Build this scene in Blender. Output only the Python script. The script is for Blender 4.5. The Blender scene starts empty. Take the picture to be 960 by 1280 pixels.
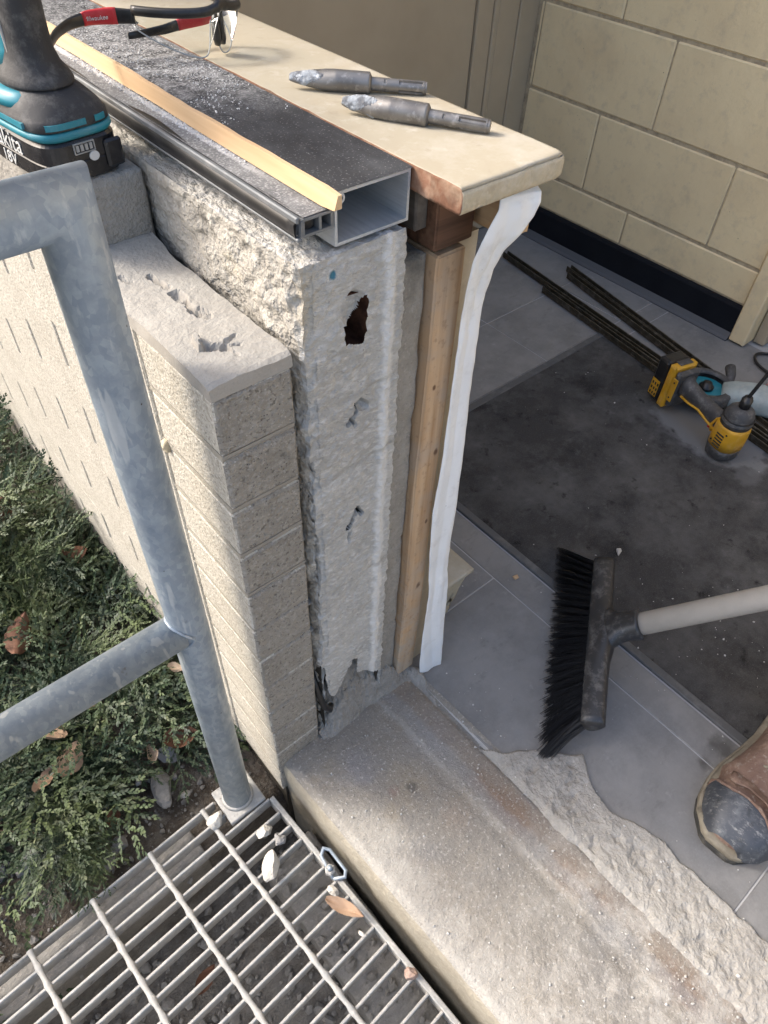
import bpy, math, random
import numpy as np
from mathutils import Vector, Matrix

random.seed(7)
rng = np.random.default_rng(7)
scene = bpy.context.scene
COL = scene.collection
R = math.radians

# ------------------------------------------------------------------ camera
cam_data = bpy.data.cameras.new('camera')
cam = bpy.data.objects.new('camera', cam_data)
COL.objects.link(cam)
cam_data.sensor_fit = 'HORIZONTAL'
cam_data.sensor_width = 36.0
cam_data.lens = 36.0 * 891.95 / 960.0
cam_data.clip_start = 0.02
cam_data.clip_end = 500.0
rt = Vector((0.76238527, -0.64621719, 0.03423525))
dn = Vector((-0.46245099, -0.58106366, -0.66970449))
fw = Vector((0.45266741, 0.49474071, -0.74183816))
cam.matrix_world = Matrix(((rt.x, -dn.x, -fw.x, 0.0), (rt.y, -dn.y, -fw.y, 0.0),
                           (rt.z, -dn.z, -fw.z, 1.065), (0, 0, 0, 1)))
scene.camera = cam
scene.render.resolution_x = 768
scene.render.resolution_y = 1024

# ------------------------------------------------------------------ light
SUN_EL, SUN_AZ = R(40), R(130)          # azimuth measured from +X towards +Y (to the sun)
world = bpy.data.worlds.new('World')
scene.world = world
world.use_nodes = True
wn = world.node_tree
wn.nodes.clear()
sky = wn.nodes.new('ShaderNodeTexSky')
sky.sky_type = 'NISHITA'
sky.sun_disc = False
sky.sun_elevation = SUN_EL
sky.sun_rotation = R(90) - SUN_AZ
sky.air_density = 1.0
sky.dust_density = 5.0
sky.ozone_density = 1.0
bg = wn.nodes.new('ShaderNodeBackground')
bg.inputs['Strength'].default_value = 0.15
wo = wn.nodes.new('ShaderNodeOutputWorld')
wn.links.new(sky.outputs[0], bg.inputs[0])
wn.links.new(bg.outputs[0], wo.inputs[0])

sd = bpy.data.lights.new('sun', 'SUN')
sd.energy = 1.1
sd.angle = R(10)
sd.color = (1.0, 0.965, 0.91)
sun = bpy.data.objects.new('sun', sd)
COL.objects.link(sun)
sdir = Vector((math.cos(SUN_EL) * math.cos(SUN_AZ), math.cos(SUN_EL) * math.sin(SUN_AZ), math.sin(SUN_EL)))
sun.rotation_euler = sdir.to_track_quat('Z', 'Y').to_euler()
sun.location = sdir * 20

scene.view_settings.view_transform = 'Standard'
scene.view_settings.look = 'None'
scene.view_settings.exposure = 1.43
scene.view_settings.gamma = 1.0
scene.cycles.use_denoising = True
scene.cycles.max_bounces = 8
scene.cycles.transparent_max_bounces = 12


# ------------------------------------------------------------------ noise
def hash3(i, j, k, seed):
    n = (i.astype(np.int64) * 374761393 + j.astype(np.int64) * 668265263 +
         k.astype(np.int64) * 2147483647 + seed * 1274126177) & 0xFFFFFFFF
    n = ((n ^ (n >> 13)) * 1274126177) & 0xFFFFFFFF
    n = n ^ (n >> 16)
    return (n & 0xFFFFFF).astype(float) / 0xFFFFFF


def vn(P, scale, seed=0):
    """value noise in -1..1, scale in cycles per metre"""
    Q = np.asarray(P, float) * scale
    f = np.floor(Q)
    t = Q - f
    t = t * t * (3 - 2 * t)
    i = f.astype(np.int64)
    out = 0
    for a in (0, 1):
        for b in (0, 1):
            for c in (0, 1):
                w = ((t[:, 0] if a else 1 - t[:, 0]) * (t[:, 1] if b else 1 - t[:, 1]) *
                     (t[:, 2] if c else 1 - t[:, 2]))
                out = out + w * hash3(i[:, 0] + a, i[:, 1] + b, i[:, 2] + c, seed)
    return out * 2 - 1


def fbm(P, scale, octs=3, seed=0, gain=0.5):
    s, a, o = 0, 1.0, 0.0
    for q in range(octs):
        o = o + a * vn(P, scale * (2.03 ** q), seed + q * 17)
        s += a
        a *= gain
    return o / s


# ------------------------------------------------------------------ objects
def link(o, parent=None):
    COL.objects.link(o)
    if parent is not None:
        o.parent = parent
    return o


def mesh_obj(name, V, F, mats, parent=None, smooth=False, midx=None, loc=None):
    me = bpy.data.meshes.new(name)
    V = np.asarray(V, float)
    me.from_pydata(V.tolist(), [], [tuple(int(i) for i in f) for f in F])
    if not isinstance(mats, (list, tuple)):
        mats = [mats]
    for m in mats:
        me.materials.append(m)
    if midx is not None:
        me.polygons.foreach_set('material_index', np.asarray(midx, np.int32))
    if smooth:
        me.polygons.foreach_set('use_smooth', np.ones(len(me.polygons), bool))
    me.update()
    o = bpy.data.objects.new(name, me)
    if loc is not None:
        o.location = loc
    return link(o, parent)


def tag(o, label=None, cat=None, group=None, kind=None):
    if label:
        o['label'] = label
    if cat:
        o['category'] = cat
    if group:
        o['group'] = group
    if kind:
        o['kind'] = kind
    return o


def thing(name, label, cat, loc=(0, 0, 0), rz=0.0, group=None):
    o = bpy.data.objects.new(name, None)
    o.empty_display_size = 0.05
    o.location = loc
    o.rotation_euler = (0, 0, rz)
    link(o)
    return tag(o, label, cat, group)


class MB:
    """collects shapes into one mesh"""
    def __init__(self):
        self.V, self.F, self.M, self.n = [], [], [], 0

    def add(self, V, F, m=0):
        V = np.asarray(V, float).reshape(-1, 3)
        self.V.append(V)
        for f in F:
            self.F.append(tuple(int(i) + self.n for i in f))
            self.M.append(m)
        self.n += len(V)
        return self

    def box(self, x0, x1, y0, y1, z0, z1, m=0, bev=0.0, mat=None):
        V, F = bev_box(x0, x1, y0, y1, z0, z1, bev) if bev > 0 else plain_box(x0, x1, y0, y1, z0, z1)
        if mat is not None:
            V = xf(V, mat)
        return self.add(V, F, m)

    def build(self, name, mats, parent=None, smooth=False, loc=None):
        return mesh_obj(name, np.concatenate(self.V), self.F, mats, parent, smooth, self.M, loc)


def xf(V, M):
    V = np.asarray(V, float)
    A = np.array(M)
    return V @ A[:3, :3].T + A[:3, 3]


def plain_box(x0, x1, y0, y1, z0, z1):
    V = [(x, y, z) for z in (z0, z1) for y in (y0, y1) for x in (x0, x1)]
    F = [(0, 2, 3, 1), (4, 5, 7, 6), (0, 1, 5, 4), (2, 6, 7, 3), (0, 4, 6, 2), (1, 3, 7, 5)]
    return np.array(V, float), F


def grid_box_lines(xs, ys, zs):
    """closed box surface built on given grid lines, shared vertices"""
    quads, idx, V = [], {}, []

    def vid(i, j, k):
        key = (i, j, k)
        if key not in idx:
            idx[key] = len(V)
            V.append((xs[i], ys[j], zs[k]))
        return idx[key]
    nx, ny, nz = len(xs) - 1, len(ys) - 1, len(zs) - 1
    for i in range(nx):
        for j in range(ny):
            quads.append((vid(i, j, 0), vid(i, j + 1, 0), vid(i + 1, j + 1, 0), vid(i + 1, j, 0)))
            quads.append((vid(i, j, nz), vid(i + 1, j, nz), vid(i + 1, j + 1, nz), vid(i, j + 1, nz)))
    for i in range(nx):
        for k in range(nz):
            quads.append((vid(i, 0, k), vid(i + 1, 0, k), vid(i + 1, 0, k + 1), vid(i, 0, k + 1)))
            quads.append((vid(i, ny, k), vid(i, ny, k + 1), vid(i + 1, ny, k + 1), vid(i + 1, ny, k)))
    for j in range(ny):
        for k in range(nz):
            quads.append((vid(0, j, k), vid(0, j, k + 1), vid(0, j + 1, k + 1), vid(0, j + 1, k)))
            quads.append((vid(nx, j, k), vid(nx, j + 1, k), vid(nx, j + 1, k + 1), vid(nx, j, k + 1)))
    return np.array(V, float), quads


def bev_box(x0, x1, y0, y1, z0, z1, b):
    def ln(a, c):
        bb = min(b, (c - a) * 0.45)
        return [a, a + bb, c - bb, c]
    V, F = grid_box_lines(ln(x0, x1), ln(y0, y1), ln(z0, z1))
    return round_edges(V, (x0, x1, y0, y1, z0, z1), b * 0.42), F


def round_edges(V, B, d):
    lo = np.array([B[0], B[2], B[4]])
    hi = np.array([B[1], B[3], B[5]])
    atlo, athi = np.isclose(V, lo), np.isclose(V, hi)
    cnt = (atlo | athi).sum(1)
    V = V.copy()
    mv = (cnt >= 2)[:, None]
    V += np.where(mv & atlo, d, 0) - np.where(mv & athi, d, 0)
    return V


def lines(a, b, step, e=0.004):
    n = max(1, int(round((b - a - 2 * e) / step)))
    return [a] + list(np.linspace(a + e, b - e, n + 1)) + [b]


def vnormals(V, F):
    V = np.asarray(V, float)
    N = np.zeros_like(V)
    Q = np.array([f if len(f) == 4 else (f[0], f[1], f[2], f[2]) for f in F])
    n = np.cross(V[Q[:, 2]] - V[Q[:, 0]], V[Q[:, 3]] - V[Q[:, 1]])
    for c in range(4):
        np.add.at(N, Q[:, c], n)
    return N / (np.linalg.norm(N, axis=1, keepdims=True) + 1e-12)


def fnormals(V, F):
    V = np.asarray(V, float)
    Q = np.array([f if len(f) == 4 else (f[0], f[1], f[2], f[2]) for f in F])
    n = np.cross(V[Q[:, 2]] - V[Q[:, 0]], V[Q[:, 3]] - V[Q[:, 1]])
    return n / (np.linalg.norm(n, axis=1, keepdims=True) + 1e-12), V[Q].mean(1)


def rough_box(B, step, amp, scale, seed=1, chip=0.004, octs=3):
    x0, x1, y0, y1, z0, z1 = B
    V, F = grid_box_lines(lines(x0, x1, step), lines(y0, y1, step), lines(z0, z1, step))
    lo = np.array([x0, y0, z0])
    hi = np.array([x1, y1, z1])
    at = (np.isclose(V, lo) | np.isclose(V, hi)).sum(1)
    N = vnormals(V, F)
    d = amp * fbm(V, scale, octs, seed)
    c = np.where(at >= 2, -chip * (0.35 + np.clip(fbm(V, scale * 0.35, 2, seed + 5) + 0.2, 0, 1)), 0)
    return V + N * (d + c)[:, None], F


def heightfield(xs, ys, hfun, keep=None):
    X, Y = np.meshgrid(xs, ys)
    P = np.stack([X.ravel(), Y.ravel(), np.zeros(X.size)], 1)
    P[:, 2] = hfun(P)
    nx, ny = len(xs), len(ys)
    j, i = np.meshgrid(np.arange(ny - 1), np.arange(nx - 1), indexing='ij')
    a = (j * nx + i).ravel()
    F = np.stack([a, a + 1, a + nx + 1, a + nx], 1)
    if keep is not None:
        F = F[keep(P[F].mean(1))]
        used = np.unique(F)
        mp = np.full(len(P), -1)
        mp[used] = np.arange(len(used))
        P, F = P[used], mp[F]
    return P, F


def inpoly(x, y, poly):
    c = np.zeros(len(x), bool)
    n = len(poly)
    for i in range(n):
        x1, y1 = poly[i]
        x2, y2 = poly[(i + 1) % n]
        cond = ((y1 > y) != (y2 > y)) & (x < (x2 - x1) * (y - y1) / (y2 - y1 + 1e-12) + x1)
        c ^= cond
    return c


def segdist(x, y, poly, closed=True):
    d = np.full(len(x), 1e9)
    n = len(poly)
    for i in range(n if closed else n - 1):
        x1, y1 = poly[i]
        x2, y2 = poly[(i + 1) % n]
        dx, dy = x2 - x1, y2 - y1
        t = np.clip(((x - x1) * dx + (y - y1) * dy) / (dx * dx + dy * dy + 1e-12), 0, 1)
        d = np.minimum(d, np.hypot(x - x1 - t * dx, y - y1 - t * dy))
    return d


def sweep(path, r, n=24, closed=False):
    """tube along a polyline with mitred corners"""
    P = [Vector(p) for p in path]
    rs = r if isinstance(r, (list, tuple)) else [r] * len(P)
    T = [(P[i + 1] - P[i]).normalized() for i in range(len(P) - 1)]
    up = Vector((0, 0, 1)) if abs(T[0].z) < 0.9 else Vector((0, 1, 0))
    u = T[0].cross(up).normalized()
    V, F = [], []
    for i, p in enumerate(P):
        if i == 0 or i == len(P) - 1:
            t = T[0] if i == 0 else T[-1]
            nrm = t
        else:
            nrm = (T[i - 1] + T[i]).normalized()
        tin = T[max(0, i - 1)]
        if i > 0 and i < len(P):
            u = (u - tin * u.dot(tin)).normalized()
        w = tin.cross(u).normalized()
        for k in range(n):
            a = 2 * math.pi * k / n
            q = u * math.cos(a) * rs[i] + w * math.sin(a) * rs[i]
            # slide along incoming direction onto the mitre plane
            s = -q.dot(nrm) / max(0.2, tin.dot(nrm))
            V.append(p + q + tin * s)
        if 0 < i < len(P) - 1:
            to = T[i]
            ax = tin.cross(to)
            if ax.length > 1e-6:
                rot = Matrix.Rotation(tin.angle(to), 3, ax.normalized())
                u = rot @ u
    for i in range(len(P) - 1):
        for k in range(n):
            a, b = i * n + k, i * n + (k + 1) % n
            F.append((a, b, b + n, a + n))
    F.append(tuple(reversed(range(n))))
    F.append(tuple(range((len(P) - 1) * n, len(P) * n)))
    return np.array([tuple(v) for v in V]), F


def loft(rings, cap=True):
    n = len(rings[0])
    V = np.concatenate([np.asarray(r, float) for r in rings])
    F = []
    for i in range(len(rings) - 1):
        for k in range(n):
            a, b = i * n + k, i * n + (k + 1) % n
            F.append((a, b, b + n, a + n))
    if cap:
        F.append(tuple(reversed(range(n))))
        F.append(tuple(range((len(rings) - 1) * n, len(rings) * n)))
    return V, F


def superring(cx, cy, z, a, b, e=2.0, n=32, rot=0.0):
    t = np.linspace(0, 2 * np.pi, n, endpoint=False)
    c, s = np.cos(t), np.sin(t)
    x = a * np.sign(c) * np.abs(c) ** (2 / e)
    y = b * np.sign(s) * np.abs(s) ** (2 / e)
    cr, sr = math.cos(rot), math.sin(rot)
    return np.stack([cx + x * cr - y * sr, cy + x * sr + y * cr, np.full(n, z)], 1)


def frame_to(p0, axis, up=(0, 0, 1)):
    """matrix whose local +X runs along axis from p0"""
    a = Vector(axis).normalized()
    u = Vector(up)
    s = u.cross(a).normalized()
    w = a.cross(s)
    return Matrix(((a.x, s.x, w.x, p0[0]), (a.y, s.y, w.y, p0[1]), (a.z, s.z, w.z, p0[2]), (0, 0, 0, 1)))


def ico(sub=1):
    t = (1 + 5 ** 0.5) / 2
    V = [(-1, t, 0), (1, t, 0), (-1, -t, 0), (1, -t, 0), (0, -1, t), (0, 1, t), (0, -1, -t), (0, 1, -t),
         (t, 0, -1), (t, 0, 1), (-t, 0, -1), (-t, 0, 1)]
    F = [(0, 11, 5), (0, 5, 1), (0, 1, 7), (0, 7, 10), (0, 10, 11), (1, 5, 9), (5, 11, 4), (11, 10, 2), (10, 7, 6),
         (7, 1, 8), (3, 9, 4), (3, 4, 2), (3, 2, 6), (3, 6, 8), (3, 8, 9), (4, 9, 5), (2, 4, 11), (6, 2, 10),
         (8, 6, 7), (9, 8, 1)]
    V = [Vector(v).normalized() for v in V]
    for _ in range(sub):
        cache, NF = {}, []

        def mid(a, b):
            k = (min(a, b), max(a, b))
            if k not in cache:
                cache[k] = len(V)
                V.append(((V[a] + V[b]) / 2).normalized())
            return cache[k]
        for a, b, c in F:
            ab, bc, ca = mid(a, b), mid(b, c), mid(c, a)
            NF += [(a, ab, ca), (b, bc, ab), (c, ca, bc), (ab, bc, ca)]
        F = NF
    return np.array([tuple(v) for v in V]), F


def rotm(rx, ry, rz):
    return np.array(Matrix.Rotation(rz, 3, 'Z') @ Matrix.Rotation(ry, 3, 'Y') @ Matrix.Rotation(rx, 3, 'X'))


def chunk(size, seed, sub=2, ang=None):
    V, F = ico(sub)
    # facet it: clamp against a few random planes, then roughen
    g = np.random.default_rng(seed)
    for _ in range(9):
        d = g.normal(size=3)
        d /= np.linalg.norm(d)
        h = g.uniform(0.55, 0.85)
        p = V @ d
        V = V - np.where(p > h, p - h, 0)[:, None] * d
    V = V * (1 + 0.10 * fbm(V + seed, 2.5, 2, seed))[:, None]
    V = V * np.array(size) / 2
    return V @ rotm(*(ang or (g.uniform(0, 6), g.uniform(0, 6), g.uniform(0, 6)))).T, F


def crumbs(pts, smin, smax, seed=0):
    """many small stones as one mesh: pts (n,3)"""
    g = np.random.default_rng(seed)
    V0, F0 = ico(0)
    Vs, Fs, n = [], [], 0
    for p in pts:
        s = smin + (smax - smin) * g.random() ** 2.5
        V = V0 * g.uniform(0.35, 1.0, 3) * (1 + 0.35 * g.uniform(-1, 1, (12, 1)))
        V = V @ rotm(*g.uniform(0, 6, 3)).T * s + np.array(p) + np.array([0, 0, s * 0.35])
        Vs.append(V)
        Fs += [(a + n, b + n, c + n) for a, b, c in F0]
        n += 12
    return np.concatenate(Vs), Fs


# ------------------------------------------------------------------ materials
def srgb(r, g, b):
    f = lambda c: (c / 255 / 12.92) if c / 255 <= 0.04045 else ((c / 255 + 0.055) / 1.055) ** 2.4
    return (f(r), f(g), f(b))


class Mat:
    def __init__(self, name, rough=0.8, metal=0.0, spec=0.35):
        self.m = bpy.data.materials.new(name)
        self.m.use_nodes = True
        self.t = self.m.node_tree
        self.b = self.t.nodes['Principled BSDF']
        self.b.inputs['Roughness'].default_value = rough
        self.b.inputs['Metallic'].default_value = metal
        self.b.inputs['Specular IOR Level'].default_value = spec
        g = self.t.nodes.new('ShaderNodeNewGeometry')
        self.pos = g.outputs['Position']
        self.nor = g.outputs['True Normal']
        self.col = None
        self.h = None

    def n(self, typ, **kw):
        nd = self.t.nodes.new(typ)
        for k, v in kw.items():
            setattr(nd, k, v)
        return nd

    def l(self, a, b):
        self.t.links.new(a, b)

    def coords(self, scale=(1, 1, 1), rot=(0, 0, 0), loc=(0, 0, 0), obj=False):
        mp = self.n('ShaderNodeMapping')
        mp.inputs['Scale'].default_value = scale
        mp.inputs['Rotation'].default_value = rot
        mp.inputs['Location'].default_value = loc
        if obj:
            tc = self.n('ShaderNodeTexCoord')
            self.l(tc.outputs['Object'], mp.inputs['Vector'])
        else:
            self.l(self.pos, mp.inputs['Vector'])
        return mp.outputs[0]

    def noise(self, scale, detail=3, rough=0.55, vec=None, dist=0.0):
        nd = self.n('ShaderNodeTexNoise')
        nd.inputs['Scale'].default_value = scale
        nd.inputs['Detail'].default_value = detail
        nd.inputs['Roughness'].default_value = rough
        nd.inputs['Distortion'].default_value = dist
        self.l(vec if vec is not None else self.pos, nd.inputs['Vector'])
        return nd.outputs['Fac']

    def voro(self, scale, feature='F1', out='Distance', vec=None, rand=1.0):
        nd = self.n('ShaderNodeTexVoronoi', feature=feature)
        nd.inputs['Scale'].default_value = scale
        nd.inputs['Randomness'].default_value = rand
        self.l(vec if vec is not None else self.pos, nd.inputs['Vector'])
        return nd.outputs[out]

    def ramp(self, fac, a, b, lo=0.0, hi=1.0):
        nd = self.n('ShaderNodeMapRange')
        nd.inputs['From Min'].default_value = a
        nd.inputs['From Max'].default_value = b
        nd.inputs['To Min'].default_value = lo
        nd.inputs['To Max'].default_value = hi
        self.l(fac, nd.inputs['Value'])
        return nd.outputs[0]

    def math(self, op, a, b=0.5):
        nd = self.n('ShaderNodeMath', operation=op)
        for i, v in enumerate((a, b)):
            if isinstance(v, (int, float)):
                nd.inputs[i].default_value = v
            else:
                self.l(v, nd.inputs[i])
        return nd.outputs[0]

    def axis(self, ax):
        s = self.n('ShaderNodeSeparateXYZ')
        self.l(self.pos, s.inputs[0])
        return s.outputs[ax]

    def base(self, c):
        nd = self.n('ShaderNodeRGB')
        nd.outputs[0].default_value = (*c, 1)
        self.col = nd.outputs[0]
        return self

    def mix(self, fac, c, blend='MIX'):
        nd = self.n('ShaderNodeMix', data_type='RGBA', blend_type=blend)
        if isinstance(fac, (int, float)):
            nd.inputs['Factor'].default_value = fac
        else:
            self.l(fac, nd.inputs['Factor'])
        self.l(self.col, nd.inputs[6])
        if isinstance(c, tuple):
            nd.inputs[7].default_value = (*c, 1)
        else:
            self.l(c, nd.inputs[7])
        self.col = nd.outputs[2]
        return self

    def mottle(self, c, scale, a=0.4, b=0.65, detail=4, amt=1.0, vec=None, rough=0.6):
        return self.mix(self.ramp(self.noise(scale, detail, rough, vec), a, b, 0, amt), c)

    def specks(self, c, scale, thr=0.2, vary=0.5, amt=1.0):
        """grains of another colour"""
        d = self.voro(scale)
        k = self.noise(scale * 0.31, 2)
        f = self.math('MULTIPLY', self.ramp(d, thr, thr * 0.55, 0, 1), self.ramp(k, vary, vary + 0.08, 0, amt))
        return self.mix(f, c)

    def spot(self, c, x, y, r, axes='xy', soft=0.5, amt=1.0, nscale=60, namt=0.5, stretch=1.0):
        """a stain at a place, with a ragged edge"""
        ia, ib = 'xyz'.index(axes[0]), 'xyz'.index(axes[1])
        u = self.math('SUBTRACT', self.axis(ia), x)
        v = self.math('MULTIPLY', self.math('SUBTRACT', self.axis(ib), y), stretch)
        d = self.math('SQRT', self.math('ADD', self.math('MULTIPLY', u, u), self.math('MULTIPLY', v, v)))
        d = self.math('DIVIDE', d, r)
        d = self.math('ADD', d, self.math('MULTIPLY', self.math('SUBTRACT', self.noise(nscale, 4), 0.5), namt * 2))
        return self.mix(self.ramp(d, 1.0, 1.0 - soft, 0, amt), c)

    def bump(self, h, strength=0.5, dist=0.002):
        nd = self.n('ShaderNodeBump')
        nd.inputs['Strength'].default_value = strength
        nd.inputs['Distance'].default_value = dist
        self.l(h, nd.inputs['Height'])
        if self.h is not None:
            self.l(self.h, nd.inputs['Normal'])
        self.h = nd.outputs[0]
        return self

    def rough(self, fac, a, b):
        self.l(self.ramp(fac, 0.3, 0.7, a, b), self.b.inputs['Roughness'])
        return self

    def done(self):
        if self.col is not None:
            self.l(self.col, self.b.inputs['Base Color'])
        if self.h is not None:
            self.l(self.h, self.b.inputs['Normal'])
        return self.m


def concrete(name, c, dark, light, grain=350, bump=0.6, dist=0.0015, rough=0.92, big=9, sp=0.5):
    m = Mat(name, rough, spec=0.2).base(c)
    m.mottle(dark, big, 0.45, 0.75, 5, 0.7)
    m.mottle(light, big * 3.1, 0.5, 0.8, 5, 0.7)
    m.mottle(dark, grain * 0.6, 0.55, 0.75, 2, sp)
    m.mottle(light, grain, 0.56, 0.75, 2, sp)
    m.bump(m.noise(grain * 0.35, 3), bump * 0.6, dist * 1.5)
    m.bump(m.noise(grain, 2), bump, dist)
    return m


def build_mats():
    M = {}
    # weathered outer brick face, its sunlit paleness partly put into the colour
    m = concrete('weathered_sunlit_brick', (0.435, 0.41, 0.355), (0.35, 0.325, 0.275), (0.54, 0.515, 0.46), 300, 0.6, 0.0016, sp=0.8)
    m.specks((0.17, 0.145, 0.11), 230, 0.24, 0.53, 0.85)
    m.mottle((0.27, 0.25, 0.21), 270, 0.50, 0.62, 3, 0.75)
    m.mottle((0.62, 0.60, 0.55), 310, 0.56, 0.66, 2, 0.6)
    m.bump(m.noise(330, 2), 0.6, 0.002)
    M['brick_face'] = m.done()
    m = Mat('cut_shaded_brick', 0.95, spec=0.15).base((0.285, 0.265, 0.232))  # raw cut face, part of its shade put into the darker colour
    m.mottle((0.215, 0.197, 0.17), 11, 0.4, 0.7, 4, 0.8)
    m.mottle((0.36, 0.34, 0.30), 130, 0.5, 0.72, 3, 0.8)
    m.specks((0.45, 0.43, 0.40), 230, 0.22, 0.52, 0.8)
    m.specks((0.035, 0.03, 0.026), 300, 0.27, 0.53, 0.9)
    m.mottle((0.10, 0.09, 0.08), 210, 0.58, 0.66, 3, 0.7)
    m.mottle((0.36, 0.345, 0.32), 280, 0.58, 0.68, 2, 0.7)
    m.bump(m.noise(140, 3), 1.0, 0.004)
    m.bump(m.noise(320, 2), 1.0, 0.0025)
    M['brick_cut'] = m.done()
    m = concrete('grey_mortar', (0.33, 0.31, 0.28), (0.25, 0.235, 0.21), (0.40, 0.38, 0.345), 500, 0.4, 0.001)
    M['mortar'] = m.done()
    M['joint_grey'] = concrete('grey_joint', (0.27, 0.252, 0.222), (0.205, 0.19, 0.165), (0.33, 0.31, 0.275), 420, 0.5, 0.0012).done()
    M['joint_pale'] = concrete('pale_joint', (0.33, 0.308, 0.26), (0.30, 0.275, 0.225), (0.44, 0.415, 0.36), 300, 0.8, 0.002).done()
    m = concrete('dark_joint_hole_shade', (0.06, 0.054, 0.045), (0.035, 0.032, 0.028), (0.10, 0.09, 0.075), 300, 0.5, 0.002)
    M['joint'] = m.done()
    # dusty mortar on the top of the broken wall
    m = concrete('dusty_mortar', (0.33, 0.315, 0.285), (0.26, 0.245, 0.22), (0.41, 0.395, 0.36), 380, 0.6, 0.0015)
    m.mottle((0.25, 0.235, 0.215), 26, 0.62, 0.75, 5, 0.6)
    M['mortar_top'] = m.done()
    # white gritty grout of the core, fresh broken
    m = Mat('white_grout', 0.95, spec=0.15).base((0.50, 0.488, 0.46))
    m.mottle((0.38, 0.367, 0.34), 14, 0.40, 0.66, 6, 0.9, rough=0.68)
    m.mottle((0.70, 0.69, 0.67), 90, 0.5, 0.75, 4, 0.8, m.coords((1, 1, 2.0), (0, R(35), 0)))
    m.mottle((0.36, 0.345, 0.315), 140, 0.58, 0.75, 4, 0.7, m.coords((1, 1, 2.0), (0, R(35), 0)))
    m.specks((0.22, 0.205, 0.18), 170, 0.2, 0.57, 0.6)
    rb = m.math('ADD', m.math('ABSOLUTE', m.math('SUBTRACT', m.axis(0), 0.370)), m.math('MULTIPLY', m.math('SUBTRACT', m.noise(70, 4), 0.5), 0.012))
    m.mix(m.ramp(rb, 0.0085, 0.0045, 0, 0.85), (0.70, 0.69, 0.665))
    for zj in (0.640, 0.548, 0.352):
        zb_ = m.math('SUBTRACT', m.math('SUBTRACT', m.axis(2), zj), m.math('MULTIPLY', m.math('SUBTRACT', m.axis(0), 0.33), 0.12))
        zb_ = m.math('ADD', m.math('ABSOLUTE', zb_), m.math('MULTIPLY', m.math('SUBTRACT', m.noise(60, 4), 0.5), 0.014))
        m.mix(m.math('MULTIPLY', m.ramp(zb_, 0.0060, 0.0015, 0, 0.6), m.ramp(m.noise(30, 3), 0.4, 0.6, 0.15, 1)), (0.31, 0.295, 0.265))
    m.spot((0.02, 0.16, 0.24), 0.310, 0.7715, 0.0046, 'xz', 0.45, 0.9, 380, 0.35)
    m.spot((0.46, 0.40, 0.29), 0.283, 0.755, 0.016, 'xz', 0.8, 0.55, 60, 0.5, 0.35)
    m.spot((0.33, 0.31, 0.28), 0.33, 0.04, 0.085, 'xz', 0.9, 0.75, 40, 0.5)
    m.bump(m.noise(170, 4, 0.65, m.coords((1, 1, 1.8), (0, R(35), 0))), 1.0, 0.004)
    m.bump(m.noise(520, 2), 0.6, 0.0012)
    M['grout'] = m.done()
    m = concrete('stained_grout', (0.40, 0.375, 0.33), (0.22, 0.205, 0.18), (0.55, 0.53, 0.48), 200, 1.0, 0.004, big=16)
    m.mottle((0.10, 0.092, 0.08), 28, 0.57, 0.72, 5, 0.8)
    m.mottle((0.44, 0.37, 0.24), 18, 0.6, 0.75, 4, 0.5)
    M['grout_side'] = m.done()
    m = concrete('grey_block', (0.29, 0.272, 0.242), (0.205, 0.192, 0.168), (0.37, 0.352, 0.32), 300, 0.9, 0.0025, big=16, sp=0.8)
    m.specks((0.12, 0.11, 0.1), 240, 0.16, 0.58, 0.5)
    m.spot((0.10, 0.095, 0.085), 0.405, 0.75, 0.03, 'xz', 0.9, 0.8, 50, 0.7, 0.7)
    M['block'] = m.done()
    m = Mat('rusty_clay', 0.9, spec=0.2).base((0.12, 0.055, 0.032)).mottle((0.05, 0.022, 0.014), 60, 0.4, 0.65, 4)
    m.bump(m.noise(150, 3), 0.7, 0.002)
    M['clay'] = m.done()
    # threshold
    m = concrete('worn_threshold', (0.255, 0.237, 0.208), (0.19, 0.178, 0.16), (0.34, 0.325, 0.29), 420, 0.6, 0.0013, big=7)
    m.mottle((0.18, 0.18, 0.184), 8, 0.52, 0.68, 5, 0.6)
    m.mottle((0.29, 0.25, 0.185), 13, 0.56, 0.72, 4, 0.6)
    for (x, y, r, c, s, a) in ((0.415, 0.145, 0.030, (0.21, 0.145, 0.105), 0.45, 0.85), (0.408, 0.205, 0.018, (0.215, 0.15, 0.11), 0.6, 0.6),
                               (0.412, 0.03, 0.026, (0.205, 0.145, 0.105), 0.5, 0.8), (0.42, -0.02, 0.02, (0.205, 0.145, 0.11), 0.7, 0.6),
                               (0.420, -0.155, 0.030, (0.205, 0.145, 0.11), 0.45, 0.8),
                               (0.325, 0.265, 0.038, (0.32, 0.27, 0.185), 0.8, 0.7), (0.345, 0.19, 0.03, (0.29, 0.22, 0.165), 0.9, 0.5),
                               (0.285, 0.335, 0.042, (0.235, 0.235, 0.25), 0.9, 0.7), (0.322, 0.245, 0.016, (0.2, 0.185, 0.17), 0.9, 0.8),
                               (0.30, 0.275, 0.012, (0.26, 0.155, 0.13), 1.2, 0.6),
                               (0.40, 0.30, 0.05, (0.27, 0.265, 0.26), 0.9, 0.7)):
        m.spot(c, x, y, r, 'xy', 0.7, a, 55, 0.55, s)
    xb = m.math('ADD', m.axis(0), m.math('MULTIPLY', m.math('SUBTRACT', m.axis(1), 0.394), 0.04))
    xb = m.math('ADD', xb, m.math('MULTIPLY', m.math('SUBTRACT', m.noise(16, 4), 0.5), 0.03))
    band = lambda c_, w_, a_: m.ramp(m.math('ABSOLUTE', m.math('SUBTRACT', xb, c_)), w_, w_ * 0.45, 0, a_)
    m.mix(band(0.322, 0.052, 0.5), (0.225, 0.212, 0.19))
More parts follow.
